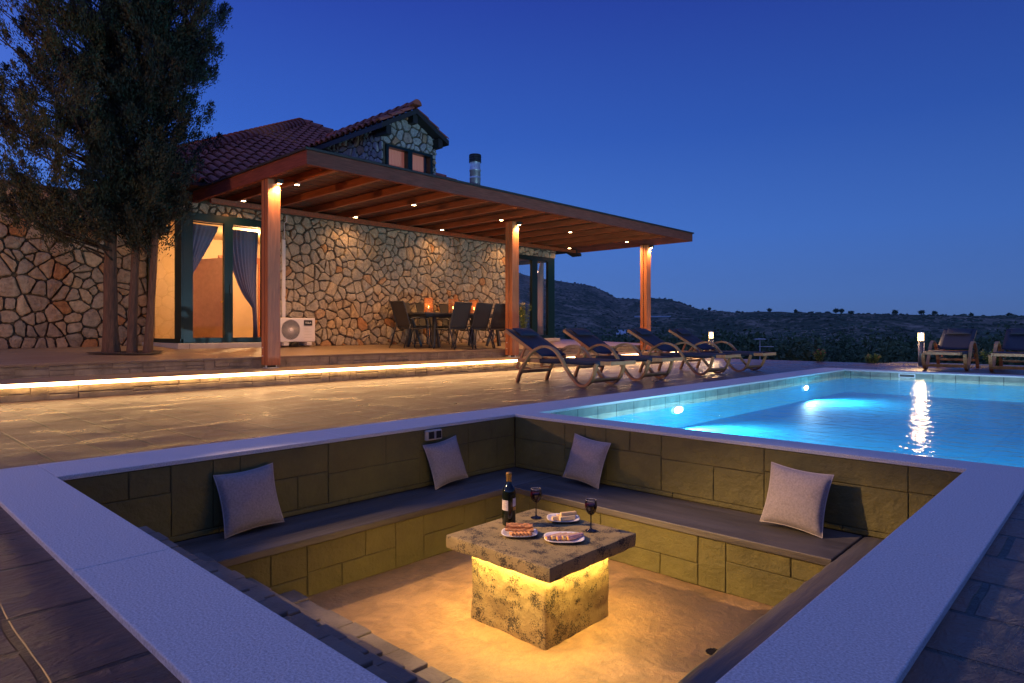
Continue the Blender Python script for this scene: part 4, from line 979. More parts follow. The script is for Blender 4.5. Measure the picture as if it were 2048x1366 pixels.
# ================================================================== DINING SET
def zt(x): return ZT2 + (ZTW - ZT2) * min(1, max(0, (XR2 - x) / (XR2 - XW)))
t = empty('dining_table', 'long dark slatted dining table on the terrace with slanting legs', 'table', (-7.22, 5.70, zt(-7.2)))
mb = MB(); x = -.48
while x < .47: mb.box(x, x + .075, -1.27, 1.27, .715, .745); x += .0808
mb.build('table_top', 'table_slat', t)
mb = MB(); mb.box(-.46, .46, -1.22, -1.18, .66, .714); mb.box(-.46, .46, 1.18, 1.22, .66, .714); mb.box(-.46, -.42, -1.18, 1.18, .66, .714); mb.box(.42, .46, -1.18, 1.18, .66, .714); mb.build('apron', 'dark_metal', t)
for sx in (-1, 1):
    for sy in (-1, 1):
        for sl in (0, 1):
            mb = MB(); a = Vector((sx * .40, sy * .93, .66)); b = Vector((sx * (.44 if sl == 0 else .30), sy * (1.0 if sl == 0 else .72), 0))
            mb.beam(a, b, .06, .06) if sl == 0 else mb.beam(a, b, .05, .05); mb.build('leg', 'dark_metal', t)
def chair_proto():
    t = empty('dining_chair', '', 'chair')
    for s in (-1, 1):
        mb = MB(); y = s * .265
        mb.tube(catmull([(.24, y, 0), (.225, y, .25), (.21, y, .42), (.19, y, .56), (.13, y, .625), (0, y, .635), (-.16, y, .625), (-.235, y, .60)], 5), .0135, 8); mb.build('front_leg_and_arm', 'dark_metal', t, smooth=True)
        mb = MB(); mb.tube([(-.40, y, 0), (-.255, y * .97, .42), (-.22, y * .96, .50)], .0135, 8); mb.build('leg', 'dark_metal', t, smooth=True)
        mb = MB(); mb.tube(catmull([(.23, y * .9, .425), (0, y * .9, .405), (-.16, y * .9, .40), (-.235, y * .9, .50), (-.32, y * .9, .75), (-.40, y * .9, .97)], 5), .0135, 8); mb.build('side_rail', 'dark_metal', t, smooth=True)
    mb = MB(); mb.tube([(-.40, -.24, .97), (-.40, .24, .97)], .0135, 8); mb.tube([(.23, -.24, .425), (.23, .24, .425)], .0135, 8); mb.tube([(-.20, -.25, .43), (-.20, .25, .43)], .011, 8); mb.build('cross_bar', 'dark_metal', t, smooth=True)
    p = catmull([(.235, 0, .432), (0, 0, .412), (-.155, 0, .408)], 5); mb = MB(); mb.ribbon(p, .46, .008); mb.build('seat', 'sling', t)
    p = catmull([(-.175, 0, .42), (-.228, 0, .50), (-.315, 0, .75), (-.395, 0, .965)], 5); mb = MB(); mb.ribbon(p, .46, .008); mb.build('backrest', 'sling', t)
    return t
ch = chair_proto(); first = True
spots = [(-6.52, 4.96, 180, 'nearest to the air conditioner of the chairs backed to the pool'), (-6.50, 5.56, 180, 'middle one of the chairs backed to the pool'), (-6.48, 6.14, 180, 'beside the middle post, last of the chairs backed to the pool'),
         (-7.93, 5.02, 0, 'by the wall, behind the left lantern'), (-7.95, 5.70, 0, 'by the wall, behind the middle of the table'), (-7.93, 6.40, 0, 'by the wall, at the far end of the table'), (-7.10, 4.40, 90, 'at the head of the table, facing away from the air conditioner'), ]
for (x, y, rz, lab) in spots:
    c = ch if first else copy_tree(ch); first = False
    c.location = (x, y, zt(x) + .002); c.rotation_euler = (0, 0, R(rz + random.Random(int(y * 100)).uniform(-4, 4))); c['label'] = 'black mesh dining armchair ' + lab; c['group'] = 'black dining chairs round the terrace table'
for k, y in enumerate((4.92, 5.63, 6.28)):
    t = empty('candle_lantern', ['leftmost wicker candle lantern on the dining table', 'middle wicker candle lantern on the dining table', 'rightmost wicker candle lantern on the dining table'][k], 'lantern', (-7.2, y, zt(-7.2) + .747), 0, 'wicker lanterns on the dining table')
    mb = MB(); n = 30
    for q in range(n):
        a = 2 * math.pi * q / n; rr = .095; mb.tube([(rr * 1.05 * math.cos(a), rr * 1.05 * math.sin(a), 0), (rr * math.cos(a + .02), rr * math.sin(a + .02), .17), (rr * 1.02 * math.cos(a), rr * 1.02 * math.sin(a), .33)], .0055, 5)
    for z in (.01, .12, .23, .32):
        mb.lathe([(.100, z - .006), (.104, z), (.100, z + .006)], 24)
    mb.build('wicker_body', 'wicker', t)
    mb = MB(); mb.lathe([(0, 0), (.034, 0), (.034, .10), (0, .10)], 16); mb.build('candle', 'label', t)
    mb = MB(); mb.lathe([(0, .105), (.009, .115), (.011, .128), (.004, .15), (0, .158)], 10); mb.build('flame', 'flame', t)
    light('candle_light', 'POINT', (0, 0, .17), 2.6, (1, .42, .12), t, size=.02)
# ================================================================== LOUNGERS
def lounger_proto():
    t = empty('sun_lounger', '', 'sun lounger'); W = .335
    crv = [(-.640, 0, .0), (-.595, 0, .11), (-.535, 0, .225), (-.406, 0, .405), (-.266, 0, .498), (-.10, 0, .532), (.06, 0, .482), (.18, 0, .36), (.255, 0, .25), (.37, 0, .118), (.46, 0, .038), (.54, 0, .016), (.63, 0, .046), (.71, 0, .15), (.765, 0, .315)]
    pc = catmull(crv, 6)
    for s in (-1, 1):
        mb = MB(); mb.ribbon([p + Vector((0, s * W, 0)) for p in pc], .055, .032); mb.build('curved_side_frame', 'teak', t)
        mb = MB(); mb.box(-.67, .97, s * (W - .052) - .017, s * (W - .052) + .017, .298, .352); mb.build('side_rail', 'teak', t, bevel=.004)
        mb = MB(); mb.beam((-.22, s * .265, .362), (-.935, s * .265, .755), .03, .045); mb.build('backrest_rail', 'teak', t)
        mb = MB(); mb.beam((-.56, s * .235, .545), (-.665, s * .235, .33), .025, .035); mb.build('prop_leg', 'teak', t)
        mb = MB(); mb.beam((-.66, s * .28, .29), (-.70, s * .28, .205), .03, .035); mb.tube([(-.70, s * .28, .205), (-.42, s * .28, .205)], .011, 6); mb.build('wheel_bracket', 'teak', t)
    mb = MB(); mb.box(.935, .97, -.262, .262, .300, .350); mb.build('end_board', 'teak', t, bevel=.003)
    mb = MB(); mb.box(-.67, -.64, -.262, .262, .302, .348); mb.build('end_board', 'teak', t, bevel=.003)
    mb = MB(); mb.box(.10, .14, -.262, .262, .300, .33); mb.build('cross_slat', 'teak', t, bevel=.003)
    mb = MB(); mb.beam((.655, -.31, .085), (.655, .31, .085), .028, .05, up=(.6, 0, .8)); mb.build('stretcher', 'teak', t)
    mb = MB(); mb.beam((-.565, -.31, .16), (-.565, .31, .16), .028, .045); mb.build('stretcher', 'teak', t)
    mb = MB(); mb.beam((-.925, -.265, .75), (-.925, .265, .75), .03, .03); mb.build('head_bar', 'teak', t)
    # sling seat wrapped round the rails, sling back
    mb = MB(); prof = [(-.307, .296), (-.310, .34), (-.300, .360), (-.2, .352), (0, .346), (.2, .352), (.300, .360), (.310, .34), (.307, .296)]; nx = 14
    xs_ = np.linspace(-.24, .80, nx + 1)
    for x in xs_:
        for (y, z) in prof: mb.v.append((x, y, z + .003 * math.sin(x * 9)))
    k_ = len(prof)
    for i in range(nx):
        for j in range(k_ - 1): a = i * k_ + j; mb.f.append((a, a + k_, a + k_ + 1, a + 1))
    o = mb.build('seat_sling', 'navy', t, smooth=True); sd = o.modifiers.new('s', 'SOLIDIFY'); sd.thickness = .005
    mb = MB(); a, b = Vector((-.23, 0, .385)), Vector((-.925, 0, .775)); d = b - a; nn = Vector((-d.z, 0, d.x)).normalized() * -1
    if nn.z < 0: nn = -nn
    for i in range(11):
        for j in range(9):
            s = j / 8 * 2 - 1; mb.v.append(a + d * i / 10 + Vector((0, s * .285, 0)) + nn * (.012 - .022 * (1 - s * s)))
    for i in range(10):
        for j in range(8): q = i * 9 + j; mb.f.append((q, q + 9, q + 10, q + 1))
    o = mb.build('back_sling', 'navy', t, smooth=True); sd = o.modifiers.new('s', 'SOLIDIFY'); sd.thickness = .005
    mb = cushion_mb(.21, .035); rot = Matrix((Vector((0, 1, 0)), d.normalized(), nn)).transposed().to_4x4()
    m4 = Matrix.Translation(a + d * .80 + nn * .045) @ rot @ Matrix.Diagonal((1.05, .52, 1, 1)); mb.v = [tuple(m4 @ Vector(p)) for p in mb.v]; mb.build('head_pillow', 'navy', t, smooth=True)
    return t
lg = lounger_proto(); first = True
for (x, y, rz, lab, gr) in ((-1.90, 3.10, 0, 'nearest of the four in the row beside the pool'), (-1.97, 4.55, 0, 'second from the near end of the row beside the pool'), (-1.84, 6.29, 0, 'third along, in front of the far pergola post'), (-1.76, 7.62, 0, 'farthest of the four in the row, by the small lamp')) and [
        (-1.90, 3.10, 1, 'nearest in the row of four', 0), (-1.97, 4.55, -1, 'second in the row of four', 0), (-1.84, 6.29, 1, 'third in the row, before the last pergola post', 0), (-1.76, 7.62, 0, 'last in the row, by the small lamp', 0),
        (1.41, 11.10, -90, 'beyond the pool, next to the tall lamp', 1), (2.47, 11.05, -90, 'beyond the pool, cut by the right edge', 1)]:
    c = lg if first else copy_tree(lg); first = False
    c.location = (x, y, ZD + .001); c.rotation_euler = (0, 0, R(rz)); c['label'] = 'teak lounger with navy sling, ' + lab; c['group'] = 'teak and navy loungers on the pool deck'
# ================================================================== BOLLARD LAMPS
for (x, y, z0, lab, e) in ((.78, 11.62, ZD, 'lit steel bollard lamp beyond the pool beside the right loungers', 26), (-4.17, 12.12, ZD, 'lit bollard lamp behind the farthest lounger of the row', 22)):
    t = empty('bollard_lamp', lab, 'lamp', (x, y, z0), 0, 'bollard lamps along the far deck edge'); t.scale = (1.1, 1.1, 1.07)
    mb = MB()
    for a in (0, 2.09, 4.19): mb.tube([(.045 * math.cos(a), .045 * math.sin(a), 0), (.045 * math.cos(a), .045 * math.sin(a), .50)], .016, 10)
    mb.tube([(0, 0, 0), (0, 0, .50)], .022, 12); mb.build('post', 'lamp_post_steel', t, smooth=True)
    mb = MB(); mb.lathe([(0, .498), (.062, .498), (.062, .504), (0, .504)], 20); mb.build('collar', 'lamp_post_steel', t)
    mb = MB(); mb.lathe([(0, 0), (.085, 0), (.085, .012), (0, .012)], 20); mb.build('base_plate', 'steel', t)
    mb = MB(); mb.lathe([(0, .505), (.050, .505), (.052, .52), (.052, .64), (.048, .655), (0, .655)], 20); lgs = mb.build('lamp_glass', 'lamp_lens', t, smooth=True)
    mb = MB(); mb.lathe([(0, .525), (.026, .535), (.036, .58), (.026, .625), (0, .635)], 14); mb.build('bulb', 'lamp_bulb', lgs, smooth=True)
    mb = MB(); mb.lathe([(0, .66), (.058, .657), (.058, .668), (0, .675)], 20); mb.build('cap', 'steel', t)
    light('bollard_light', 'POINT', (0, 0, .60), e * 1.3, (1, .60, .28), t, size=.055)
# garden spotlight standing left of the frame, lights the table (its shadows fall to the right)
def aim(a, b):
    d = Vector(b) - Vector(a); return d.to_track_quat('-Z', 'Y').to_euler()
sp0 = (-2.3, -5.2, 3.3)
t = empty('garden_spotlight', 'warm garden spotlight on a slim pole, left of the seating pit', 'lamp', (sp0[0] - .09, sp0[1] - .09, ZD))
mb = MB(); mb.tube([(0, 0, 0), (0, 0, 3.48)], .012, 10); mb.build('pole', 'dark_metal', t)
mb = MB(); mb.lathe([(.05, 3.36), (.07, 3.38), (.07, 3.48), (0, 3.49)], 16); mb.build('lamp_head', 'dark_metal', t)
light('spot_light', 'SPOT', sp0, 2900, (1, .60, .28), None, size=.04, rot=aim(sp0, (1.62, -1.5, -.4)), spot=22, blend=.6)
bpy.data.objects['spot_light'].location = sp0
fl0 = (-5.4, -8.6, 1.55)
t = empty('garden_floodlight', 'short warm garden floodlight left of the frame, facing the stone wall and cypresses', 'lamp', (fl0[0], fl0[1], ZT1))
mb = MB(); mb.tube([(0, 0, 0), (0, 0, 1.3)], .03, 10); mb.build('pole', 'dark_metal', t)
mb = MB(); mb.lathe([(0, 1.33), (.08, 1.33), (.08, 1.35), (0, 1.36)], 16); mb.build('lamp_base', 'dark_metal', t)
mb = MB(); mb.lathe([(0, 1.36), (.06, 1.36), (.06, 1.50), (0, 1.50)], 16); mb.build('lamp_glass', 'lamp_lens', t)
light('flood_light', 'POINT', (0, 0, 1.43), 1050, (1, .50, .20), t, size=.08)
# ================================================================== TREES BY THE HOUSE
def mesh_np(name, V, F, m, parent=None):
    me = bpy.data.meshes.new(name); k = F.shape[1]
    me.vertices.add(len(V)); me.vertices.foreach_set('co', V.astype(np.float32).ravel())
    me.loops.add(F.size); me.loops.foreach_set('vertex_index', F.astype(np.int32).ravel())
    me.polygons.add(len(F)); me.polygons.foreach_set('loop_start', np.arange(0, F.size, k, dtype=np.int32)); me.polygons.foreach_set('loop_total', np.full(len(F), k, dtype=np.int32))
    me.update(calc_edges=True); me.materials.append(M[m]); o = bpy.data.objects.new(name, me); COL.objects.link(o)
    if parent is not None: o.parent = parent
    return o
def sprays(rs, centres, dirs, n, L, wdt, spread):
    """leaf sprays: n narrow kite-shaped blades about every centre, fanning along its direction"""
    c = np.repeat(centres, n, 0); d = np.repeat(dirs, n, 0); N = len(c)
    off = rs.normal(0, 1, (N, 3)) * spread
    dd = d + rs.normal(0, .55, (N, 3)); dd /= np.linalg.norm(dd, axis=1)[:, None]
    sd = np.cross(dd, rs.normal(0, 1, (N, 3))); sd /= np.linalg.norm(sd, axis=1)[:, None]
    ln = (L * rs.uniform(.5, 1.3, N))[:, None]; wd = (wdt * rs.uniform(.6, 1.3, N))[:, None]
    p = c + off; V = np.stack([p, p + dd * ln * .45 + sd * wd, p + dd * ln, p + dd * ln * .45 - sd * wd], 1).reshape(-1, 3)
    return V, np.arange(N * 4).reshape(-1, 4)
def conifer(name, lab, base, lean, trunk_r, H, crown, seed, mname='leaf', dens=42):
    """crown: list of (z, radius, offset_x, offset_y) rings"""
    t = empty(name, lab, 'tree', base, 0, 'tall cypress trees on the terrace by the house')
    rs = np.random.RandomState(seed); rng = random.Random(seed)
    pts = []; zz = 0
    for i in range(15):
        f = i / 14; pts.append((lean[0] * f + .05 * math.sin(f * 7 + seed), lean[1] * f + .05 * math.cos(f * 5 + seed), -.1 + H * f))
    mb = MB(); pts = catmull(pts, 6); nn_ = len(pts); mb.tube(pts, [trunk_r * (1 - .85 * i / nn_) + trunk_r * .4 * math.exp(-i / 2.0) for i in range(nn_)], 30)
    for i, p in enumerate(mb.v):
        c = pts[min(i // 30, nn_ - 1)]; d = Vector(p) - c; an = math.atan2(d.y, d.x)
        mb.v[i] = tuple(c + d * (1 + .16 * noise.noise((math.cos(an) * 3, math.sin(an) * 3 + seed, p[2] * .9)) + .10 * noise.noise((math.cos(an) * 9, math.sin(an) * 9, p[2] * 3 + seed))))
    mb.build('trunk', 'bark', t, smooth=True)
    zs_ = [c[0] for c in crown]; limbs = MB(); VV = []; FF = []; base_ = 0
    for k in range(int(dens * (zs_[-1] - zs_[0]))):
        z = rng.uniform(zs_[0], zs_[-1]); rad = np.interp(z, zs_, [c[1] for c in crown]); ox = np.interp(z, zs_, [c[2] for c in crown]); oy = np.interp(z, zs_, [c[3] for c in crown])
        a = rng.uniform(0, 2 * math.pi); reach = rad * rng.uniform(.25, 1.05) * (.85 + .5 * noise.noise((math.cos(a) * 1.5, math.sin(a) * 1.5 + seed, z * 1.1)))
        f = min(1, max(0, z / H)); st = Vector((lean[0] * f, lean[1] * f, max(.9, z - .35 * reach - .2))); en = Vector((ox + math.cos(a) * reach, oy + math.sin(a) * reach, z + .25 * reach))
        mid = (st + en) / 2 + Vector((0, 0, -.10 * reach))
        if rng.random() < .42: limbs.tube([st, mid, en], [.018, .012, .005], 5, caps=False)
        out = Vector((math.cos(a) * .55, math.sin(a) * .55, .85)).normalized()
        for q in range(rng.choice((2, 3, 3, 4))):        # upright tufts of fine foliage
            s_ = rng.uniform(.45, 1.05); p = st * (1 - s_) ** 2 + mid * 2 * s_ * (1 - s_) + en * s_ * s_ + Vector((rng.gauss(0, .10), rng.gauss(0, .10), rng.gauss(0, .08)))
            n_ = 215; L = rng.uniform(.22, .42); wd = rng.uniform(.055, .10); t_ = rs.uniform(0, 1, n_) ** .8
            pts_ = np.array(p)[None] + np.array(out)[None] * (t_[:, None] * L) + rs.normal(0, 1, (n_, 3)) * (wd * (1.15 - t_))[:, None]
            v_, f_ = sprays(rs, pts_, np.tile(np.array(out) * 1.3, (n_, 1)), 1, .058, .0082, .004); VV.append(v_); FF.append(f_ + base_); base_ += len(v_)
    mesh_np('crown', np.concatenate(VV), np.concatenate(FF), mname, t); limbs.build('limbs', 'soil', t)
    return t
mb = MB(); n_ = 48; rg = random.Random(4)
for k in range(n_):
    a = 2 * math.pi * k / n_; q = 1 + .18 * math.sin(3 * a + 1) + rg.uniform(-.05, .05); x_, y_ = -7.58 + .40 * q * math.cos(a), -.84 + .52 * q * math.sin(a); mb.v.append((x_, y_, zt(x_) + .004))
mb.f.append(tuple(range(n_))); structure(mb.build('planting_hole', 'soil'))
BZ = .385
conifer('cypress_tree', 'largest cypress with the thickest trunk, left one of the three', (-7.78, -1.02, BZ), (.1, -.1, 0), .105, 8.5,
        [(1.75, .6, .2, -.9), (2.2, 1.5, .3, -1.3), (3.0, 1.65, .1, -1.3), (3.9, 1.35, -.1, -1.1), (5.0, 1.25, 0, -.65), (6.2, 1.0, 0, -.40), (7.6, .7, 0, -.2), (8.8, .12, 0, -.1)], 3, 'leaf_warm')
conifer('cypress_tree', 'dark slender cypress, middle one of the three', (-7.55, -.80, BZ), (-.1, .05, 0), .068, 8.0,
        [(1.95, .4, .05, -.1), (2.6, .75, .1, -.15), (3.8, .80, 0, -.1), (5.2, .75, 0, -.1), (6.8, .6, 0, 0), (8.3, .15, 0, .1)], 4, 'leaf')
conifer('cypress_tree', 'dark cypress with the grey trunk nearest the glazed corner, right one of the three', (-7.42, -.66, BZ), (.10, .20, 0), .060, 7.6,
        [(1.75, .22, .0, .02), (2.3, .48, .05, .12), (3.2, .66, .05, .22), (4.5, .80, .1, .32), (5.6, .80, .1, .34), (6.8, .55, .1, .2), (7.9, .12, .1, .2)], 5, 'leaf')
# ================================================================== PLANTS ON THE FAR EDGE
def plant(name, lab, x, y, z, h, r, fl, nfl, seed, cat='plant', dense=1.0):
    t = empty(name, lab, cat, (x, y, z)); rng = random.Random(seed); rs = np.random.RandomState(seed); st = MB(); cen = []; dr = []; tips = []
    for k in range(int(12 * dense)):
        a = rng.uniform(0, 6.28); q = rng.uniform(.2, 1) * r; hh = h * rng.uniform(.55, 1); p = [(0, 0, 0), (q * .5 * math.cos(a), q * .5 * math.sin(a), hh * .55), (q * math.cos(a), q * math.sin(a), hh)]
        st.tube(p, .004, 5); tips.append(p[-1])
        for s in np.linspace(.15, .95, 8):
            cen.append((Vector(p[0]) * (1 - s) ** 2 + Vector(p[1]) * 2 * s * (1 - s) + Vector(p[2]) * s * s)); dr.append(Vector((math.cos(a), math.sin(a), .6)).normalized())
    st.build('stems', 'plant_green', t); V, F = sprays(rs, np.array(cen), np.array(dr), 7, .06, .012, .015); mesh_np('leaves', V, F, 'plant_green', t)
    mb = MB()
    for k in range(nfl):
        c = Vector(tips[k % len(tips)]) + Vector((rng.uniform(-.03, .03), rng.uniform(-.03, .03), rng.uniform(-.02, .03))); rr = .016
        for q in range(6):
            a = q * 1.047; mb.add([c, c + Vector((math.cos(a - .4) * rr, math.sin(a - .4) * rr, rr * .5)), c + Vector((math.cos(a) * rr * 1.7, math.sin(a) * rr * 1.7, rr * .9)), c + Vector((math.cos(a + .4) * rr, math.sin(a + .4) * rr, rr * .5))], [(0, 1, 2, 3)])
    if nfl: mb.build('blossoms', fl, t)
    return t
plant('flowering_plant', 'low plant with red blossoms on the deck edge, left of the gravel', -1.62, 12.75, -.03, .28, .13, 'flower_red', 26, 1)
plant('flowering_plant', 'low green bush with a few orange red flowers halfway to the tall lamp', -.42, 12.65, -.04, .20, .17, 'flower_red', 9, 2, dense=1.6)
plant('flowering_plant', 'pale flowering bush between the two right-hand loungers', 1.98, 12.2, -.04, .38, .26, 'flower_white', 22, 3, dense=1.6)
t = plant('potted_shrub', 'tall shrub with yellow flowers in front of the right glazed corner', -7.75, 8.62, zt(-7.75) + .22, .86, .17, 'flower_yellow', 44, 6, dense=1.4)
mb = MB(); mb.lathe([(0, -.21), (.11, -.21), (.15, .02), (.155, .03), (.135, .03), (.12, -.02), (0, -.02)], 20); mb.build('pot', 'concrete_pad', t, smooth=True)
t = empty('garden_post', 'thin pale post with a flat round top and a crossarm beyond the deck edge', 'post', (-6.72, 21.4, -1.9))
mb = MB(); mb.tube([(0, 0, 0), (0, 0, 2.24)], .018, 8); mb.build('pole', 'white_paint', t)
mb = MB(); mb.lathe([(0, 2.24), (.24, 2.27), (.24, 2.29), (0, 2.30)], 20); mb.build('flat_top', 'white_paint', t)
mb = MB(); mb.tube([(-.05, 0, 1.98), (.42, .3, 1.98)], .012, 6); mb.build('crossarm', 'white_paint', t)
# ================================================================== TERRAIN
SK = [(-3000, 600), (-600, 600), (0, 590), (400, 585), (700, 562), (900, 548), (1000, 545), (1036, 546), (1070, 555), (1099, 560), (1138, 565.6), (1188, 572), (1212, 584), (1234, 596.6), (1286, 598), (1316, 600), (1355, 605), (1389, 616), (1434, 620), (1483, 624.6), (1532, 622.7), (1631, 624.6), (1729, 627.6), (1827, 628.6), (1926, 631), (2048, 633.5), (2600, 640), (6000, 640)]
RD = [(-3000, 3000), (1150, 3000), (1234, 2700), (1300, 1900), (1400, 1500), (1500, 1050), (1700, 900), (6000, 900)]
TH = R(43.39)
def terr(az, r):
    """az measured from the viewing direction, clockwise; r horizontal distance"""
    a = max(-1.25, min(1.25, az)); u = 1024 + 1309.4 * math.tan(a); v = np.interp(u, *zip(*SK)); Rr = np.interp(u, *zip(*RD)); d = math.cos(a)
    Hr = .75 + (659.5 - v) / 1309.4 * Rr * d
    x = CX + r * math.sin(az - TH); y = CY + r * math.cos(az - TH)
    lo = np.interp(r, (0, 17, 22, 45, 120, 260), (-2.5, -2.5, -2.9, -7.5, -17, -26))
    s = min(1, max(0, (r - 260) / (Rr - 260))); s = s ** 1.15
    h = lo + (Hr + 26) * s if r > 260 else lo
    if r > Rr: h = Hr - (r - Rr) * .05
    am = min(1, max(0, (r - 60) / 500)) * (1 - .93 * max(0, min(1, (r / Rr - .78) / .22)) if r <= Rr else .1)
    q = Vector((x * .0045, y * .0045, 0)); f = noise.fractal(q, 1.0, 2.1, 6) 
    h += am * f * min(30, r * .016) + min(1, am) * noise.noise((x * .02, y * .02, 4)) * min(5, r * .004)
    return x, y, h
azs = np.concatenate([np.linspace(-3.14159, -.95, 40)[:-1], np.linspace(-.95, .95, 520), np.linspace(.95, 3.14159, 40)[1:]])
rs_ = np.concatenate([[0.5], np.linspace(6, 40, 12), np.geomspace(45, 3000, 120), [3300, 3700, 4300, 5200]])
V = []; 
for r in rs_:
    for a in azs: V.append(terr(a, r))
V = np.array(V); na, nr = len(azs), len(rs_)
I, J = np.meshgrid(np.arange(nr - 1), np.arange(na - 1), indexing='ij'); q = (I * na + J).ravel()
F = np.stack([q, q + 1, q + na + 1, q + na], 1)
o = mesh_np('hills', V, F[:, ::-1], 'terrain'); structure(o)
for p in o.data.polygons: p.use_smooth = True
# scrub on the hillsides (uncountable): low rough clumps
rs2 = np.random.RandomState(9); VV = []; FF = []; base = 0
ico = [(0, 0, 1), (.89, 0, .45), (.28, .85, .45), (-.72, .53, .45), (-.72, -.53, .45), (.28, -.85, .45), (.72, .53, -.35), (-.28, .85, -.35), (-.89, 0, -.35), (-.28, -.85, -.35), (.72, -.53, -.35)]
icf = np.array([(0, 1, 2), (0, 2, 3), (0, 3, 4), (0, 4, 5), (0, 5, 1), (1, 6, 2), (2, 7, 3), (3, 8, 4), (4, 9, 5), (5, 10, 1), (6, 7, 2), (7, 8, 3), (8, 9, 4), (9, 10, 5), (10, 6, 1)])
ico = np.array(ico)
for k in range(15000):
    a = rs2.uniform(-.12, .78) if rs2.rand() < .92 else rs2.uniform(-.9, .9); u = 1024 + 1309.4 * math.tan(a); Rr = np.interp(u, *zip(*RD)); r = math.exp(rs2.uniform(math.log(110), math.log(Rr * 1.01)))
    x, y, h = terr(a, r); s = rs2.uniform(.5, 1.3) * (1 + r / 900); 
    if noise.noise((x * .012, y * .012, 7)) < -.12 and rs2.rand() < .8: continue
    sk = rs2.uniform(.7, 1.3, (11, 1)); v = ico * sk * np.array([s * rs2.uniform(.8, 1.5), s * rs2.uniform(.8, 1.5), s * rs2.uniform(.5, .9)]) + np.array([x, y, h + s * .1])
    VV.append(v); FF.append(icf + base); base += 11
structure(mesh_np('scrub', np.concatenate(VV), np.concatenate(FF), 'scrub'), 'stuff')
# near wood below the deck (reads as one dark mass)
VV = []; FF = []; base = 0; rng = random.Random(12); rs3 = np.random.RandomState(12)
for k in range(330):
    a = rng.uniform(-.12, .74) if k < 300 else rng.uniform(-1.2, -.1); d = rng.uniform(24, 115) if k % 3 else rng.uniform(24, 45)
    r = d / math.cos(a); x, y, h = terr(a, r)
    if x < -7 and y < 18: continue
    vt = rng.uniform(663, 694) if d < 60 else rng.uniform(656, 676)
    top = .75 - (vt - 659.5) / 1309.4 * d
    Ht = top - h; rad = min(.42 * Ht, rng.uniform(1.3, 2.6)) * rng.uniform(.7, 1.1)
    n = int(1500 * (1 if d < 70 else .6)); sh = .065 if d < 45 else .11
    p = rs3.normal(0, 1, (n, 3)); p /= np.linalg.norm(p, axis=1)[:, None]; p *= rs3.uniform(.55, 1.0, (n, 1))
    lump = np.array([1 + .35 * noise.noise((q_[0] * 2.2 + k, q_[1] * 2.2, q_[2] * 2.2)) for q_ in p])[:, None]
    up_ = p[:, 2:3]; p = p * lump * np.array([rad, rad, Ht * .5]); p[:, :2] *= (1.05 - .45 * np.clip(up_, 0, 1)); p += np.array([x, y, h + Ht * .5])
    v, f = sprays(rs3, p, np.tile([0, 0, .4], (n, 1)) + rs3.normal(0, .5, (n, 3)), 1, sh * 3.2, sh * 1.1, .05)
    VV.append(v); FF.append(f + base); base += len(v)
structure(mesh_np('dark_wood', np.concatenate(VV), np.concatenate(FF), 'forest'), 'stuff')
# trees one can tell apart on the skyline
def sky_tree(u, w_px, h_px, lab, seed):
    a = math.atan((u - 1024) / 1309.4); Rr = float(np.interp(u, *zip(*RD))) * .985; x, y, h = terr(a, Rr); d = Rr * math.cos(a); k = d / 1309.4
    v = float(np.interp(u, *zip(*SK))); hz = .75 + (659.5 - v) / 1309.4 * d - .6 * k * 1
    t = empty('skyline_tree', lab, 'tree', (x, y, hz), 0, 'small trees along the distant skyline'); rs = np.random.RandomState(seed)
    mb = MB(); mb.tube([(0, 0, -4), (0, 0, h_px * k * .5)], [.35, .2], 6); mb.build('trunk', 'forest', t)
    n = 420; p = rs.normal(0, 1, (n, 3)); p /= np.linalg.norm(p, axis=1)[:, None]; p *= rs.uniform(.2, 1, (n, 1)); p = p * np.array([w_px * k / 2, w_px * k / 2, h_px * k / 2.4]) + np.array([0, 0, h_px * k * .58])
    v_, f_ = sprays(rs, p, rs.normal(0, 1, (n, 3)), 1, k * 2.6, k * .9, k * .5); mesh_np('crown', v_, f_, 'forest', t)
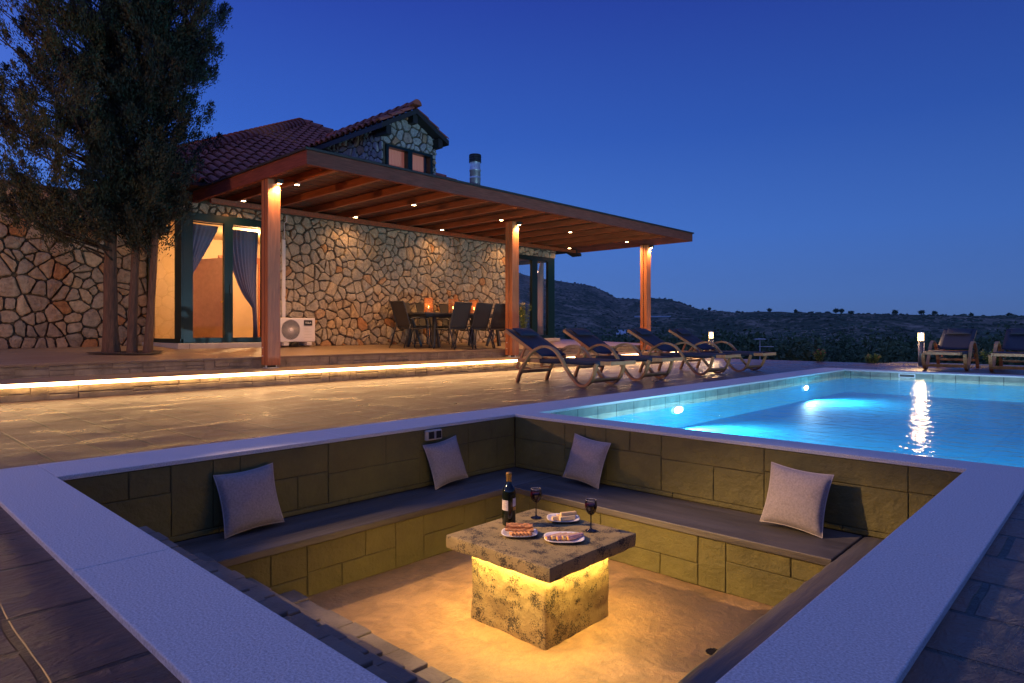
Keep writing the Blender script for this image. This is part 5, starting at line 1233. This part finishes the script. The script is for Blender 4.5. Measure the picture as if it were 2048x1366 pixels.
for (u, w_, h_, lab) in ((1591, 5, 4, 'tiny lone skyline tree just left of the double-crowned one'), (1672, 12, 9, 'left crown of the skyline pair between the two lit lamps'), (1683, 9, 9, 'right crown of the skyline pair between the two lit lamps'), (1702, 11, 5, 'low flat bush on the skyline just right of the pair'), (1790, 11, 8, 'round skyline tree left of the tall lamp'), (1843, 13, 9, 'round skyline tree straight above the tall lamp'), (1869, 9, 8, 'small skyline tree just right of the tall lamp'), (1942, 6, 5, 'tiny skyline tree above the right-hand loungers'), (2019, 12, 7, 'skyline tree nearest the right picture edge'), (1539, 7, 6, 'small skyline tree left of the lone white post'), (1419, 4, 3, 'tiny skyline tree above the small lamp')):
    sky_tree(u, w_, h_, lab, int(u))
def at(u, d, z=None):
    a = math.atan((u - 1024) / 1309.4); r = d / math.cos(a); x, y, h = terr(a, r); return x, y, h
x, y, h = at(1244, 420); zz = .75 - (659 - 659.5) / 1309.4 * 420
t = empty('farmhouse', 'tiny white flat-roofed house far off in the dark valley', 'house', (x, y, .75 - 2.0), R(43))
mb = MB(); mb.box(-2.2, 2.2, -2, 2, -.6, 1.7); mb.build('wall', 'white_paint', t); mb = MB(); mb.box(-2.4, 2.4, -2.2, 2.2, 1.72, 2.0); mb.build('roof', 'white_paint', t)
mb = MB(); mb.box(-4.0, 3.6, -3.0, -2.02, -1.0, .3); mb.build('annex', 'white_paint', t)
x, y, h = at(1305, 900)
t = empty('farm_building', 'long low pale building or greenhouse halfway up the hill behind the farthest post', 'building', (x, y, .75 + 18.3), R(43))
mb = MB(); mb.box(-24, 24, -4, 4, -.9, .3); mb.build('wall', 'white_paint', t); mb = MB(); mb.box(-24.5, 24.5, -4.5, 4.5, .32, .7); mb.build('roof', 'white_paint', t)

# ================================================================== AIR
m = bpy.data.materials.new('haze_air'); m.use_nodes = True; nt = m.node_tree; nt.nodes.clear()
pv = nd(nt, 'ShaderNodeVolumePrincipled', {'Color': (.75, .85, 1, 1), 'Density': .00004, 'Anisotropy': .0}); o_ = nd(nt, 'ShaderNodeOutputMaterial'); nt.links.new(pv.outputs[0], o_.inputs['Volume']); M['haze_air'] = m
mb = MB(); mb.box(-5400, 5400, -5400, 5400, -400, 420); structure(mb.build('haze', 'haze_air'), 'stuff')
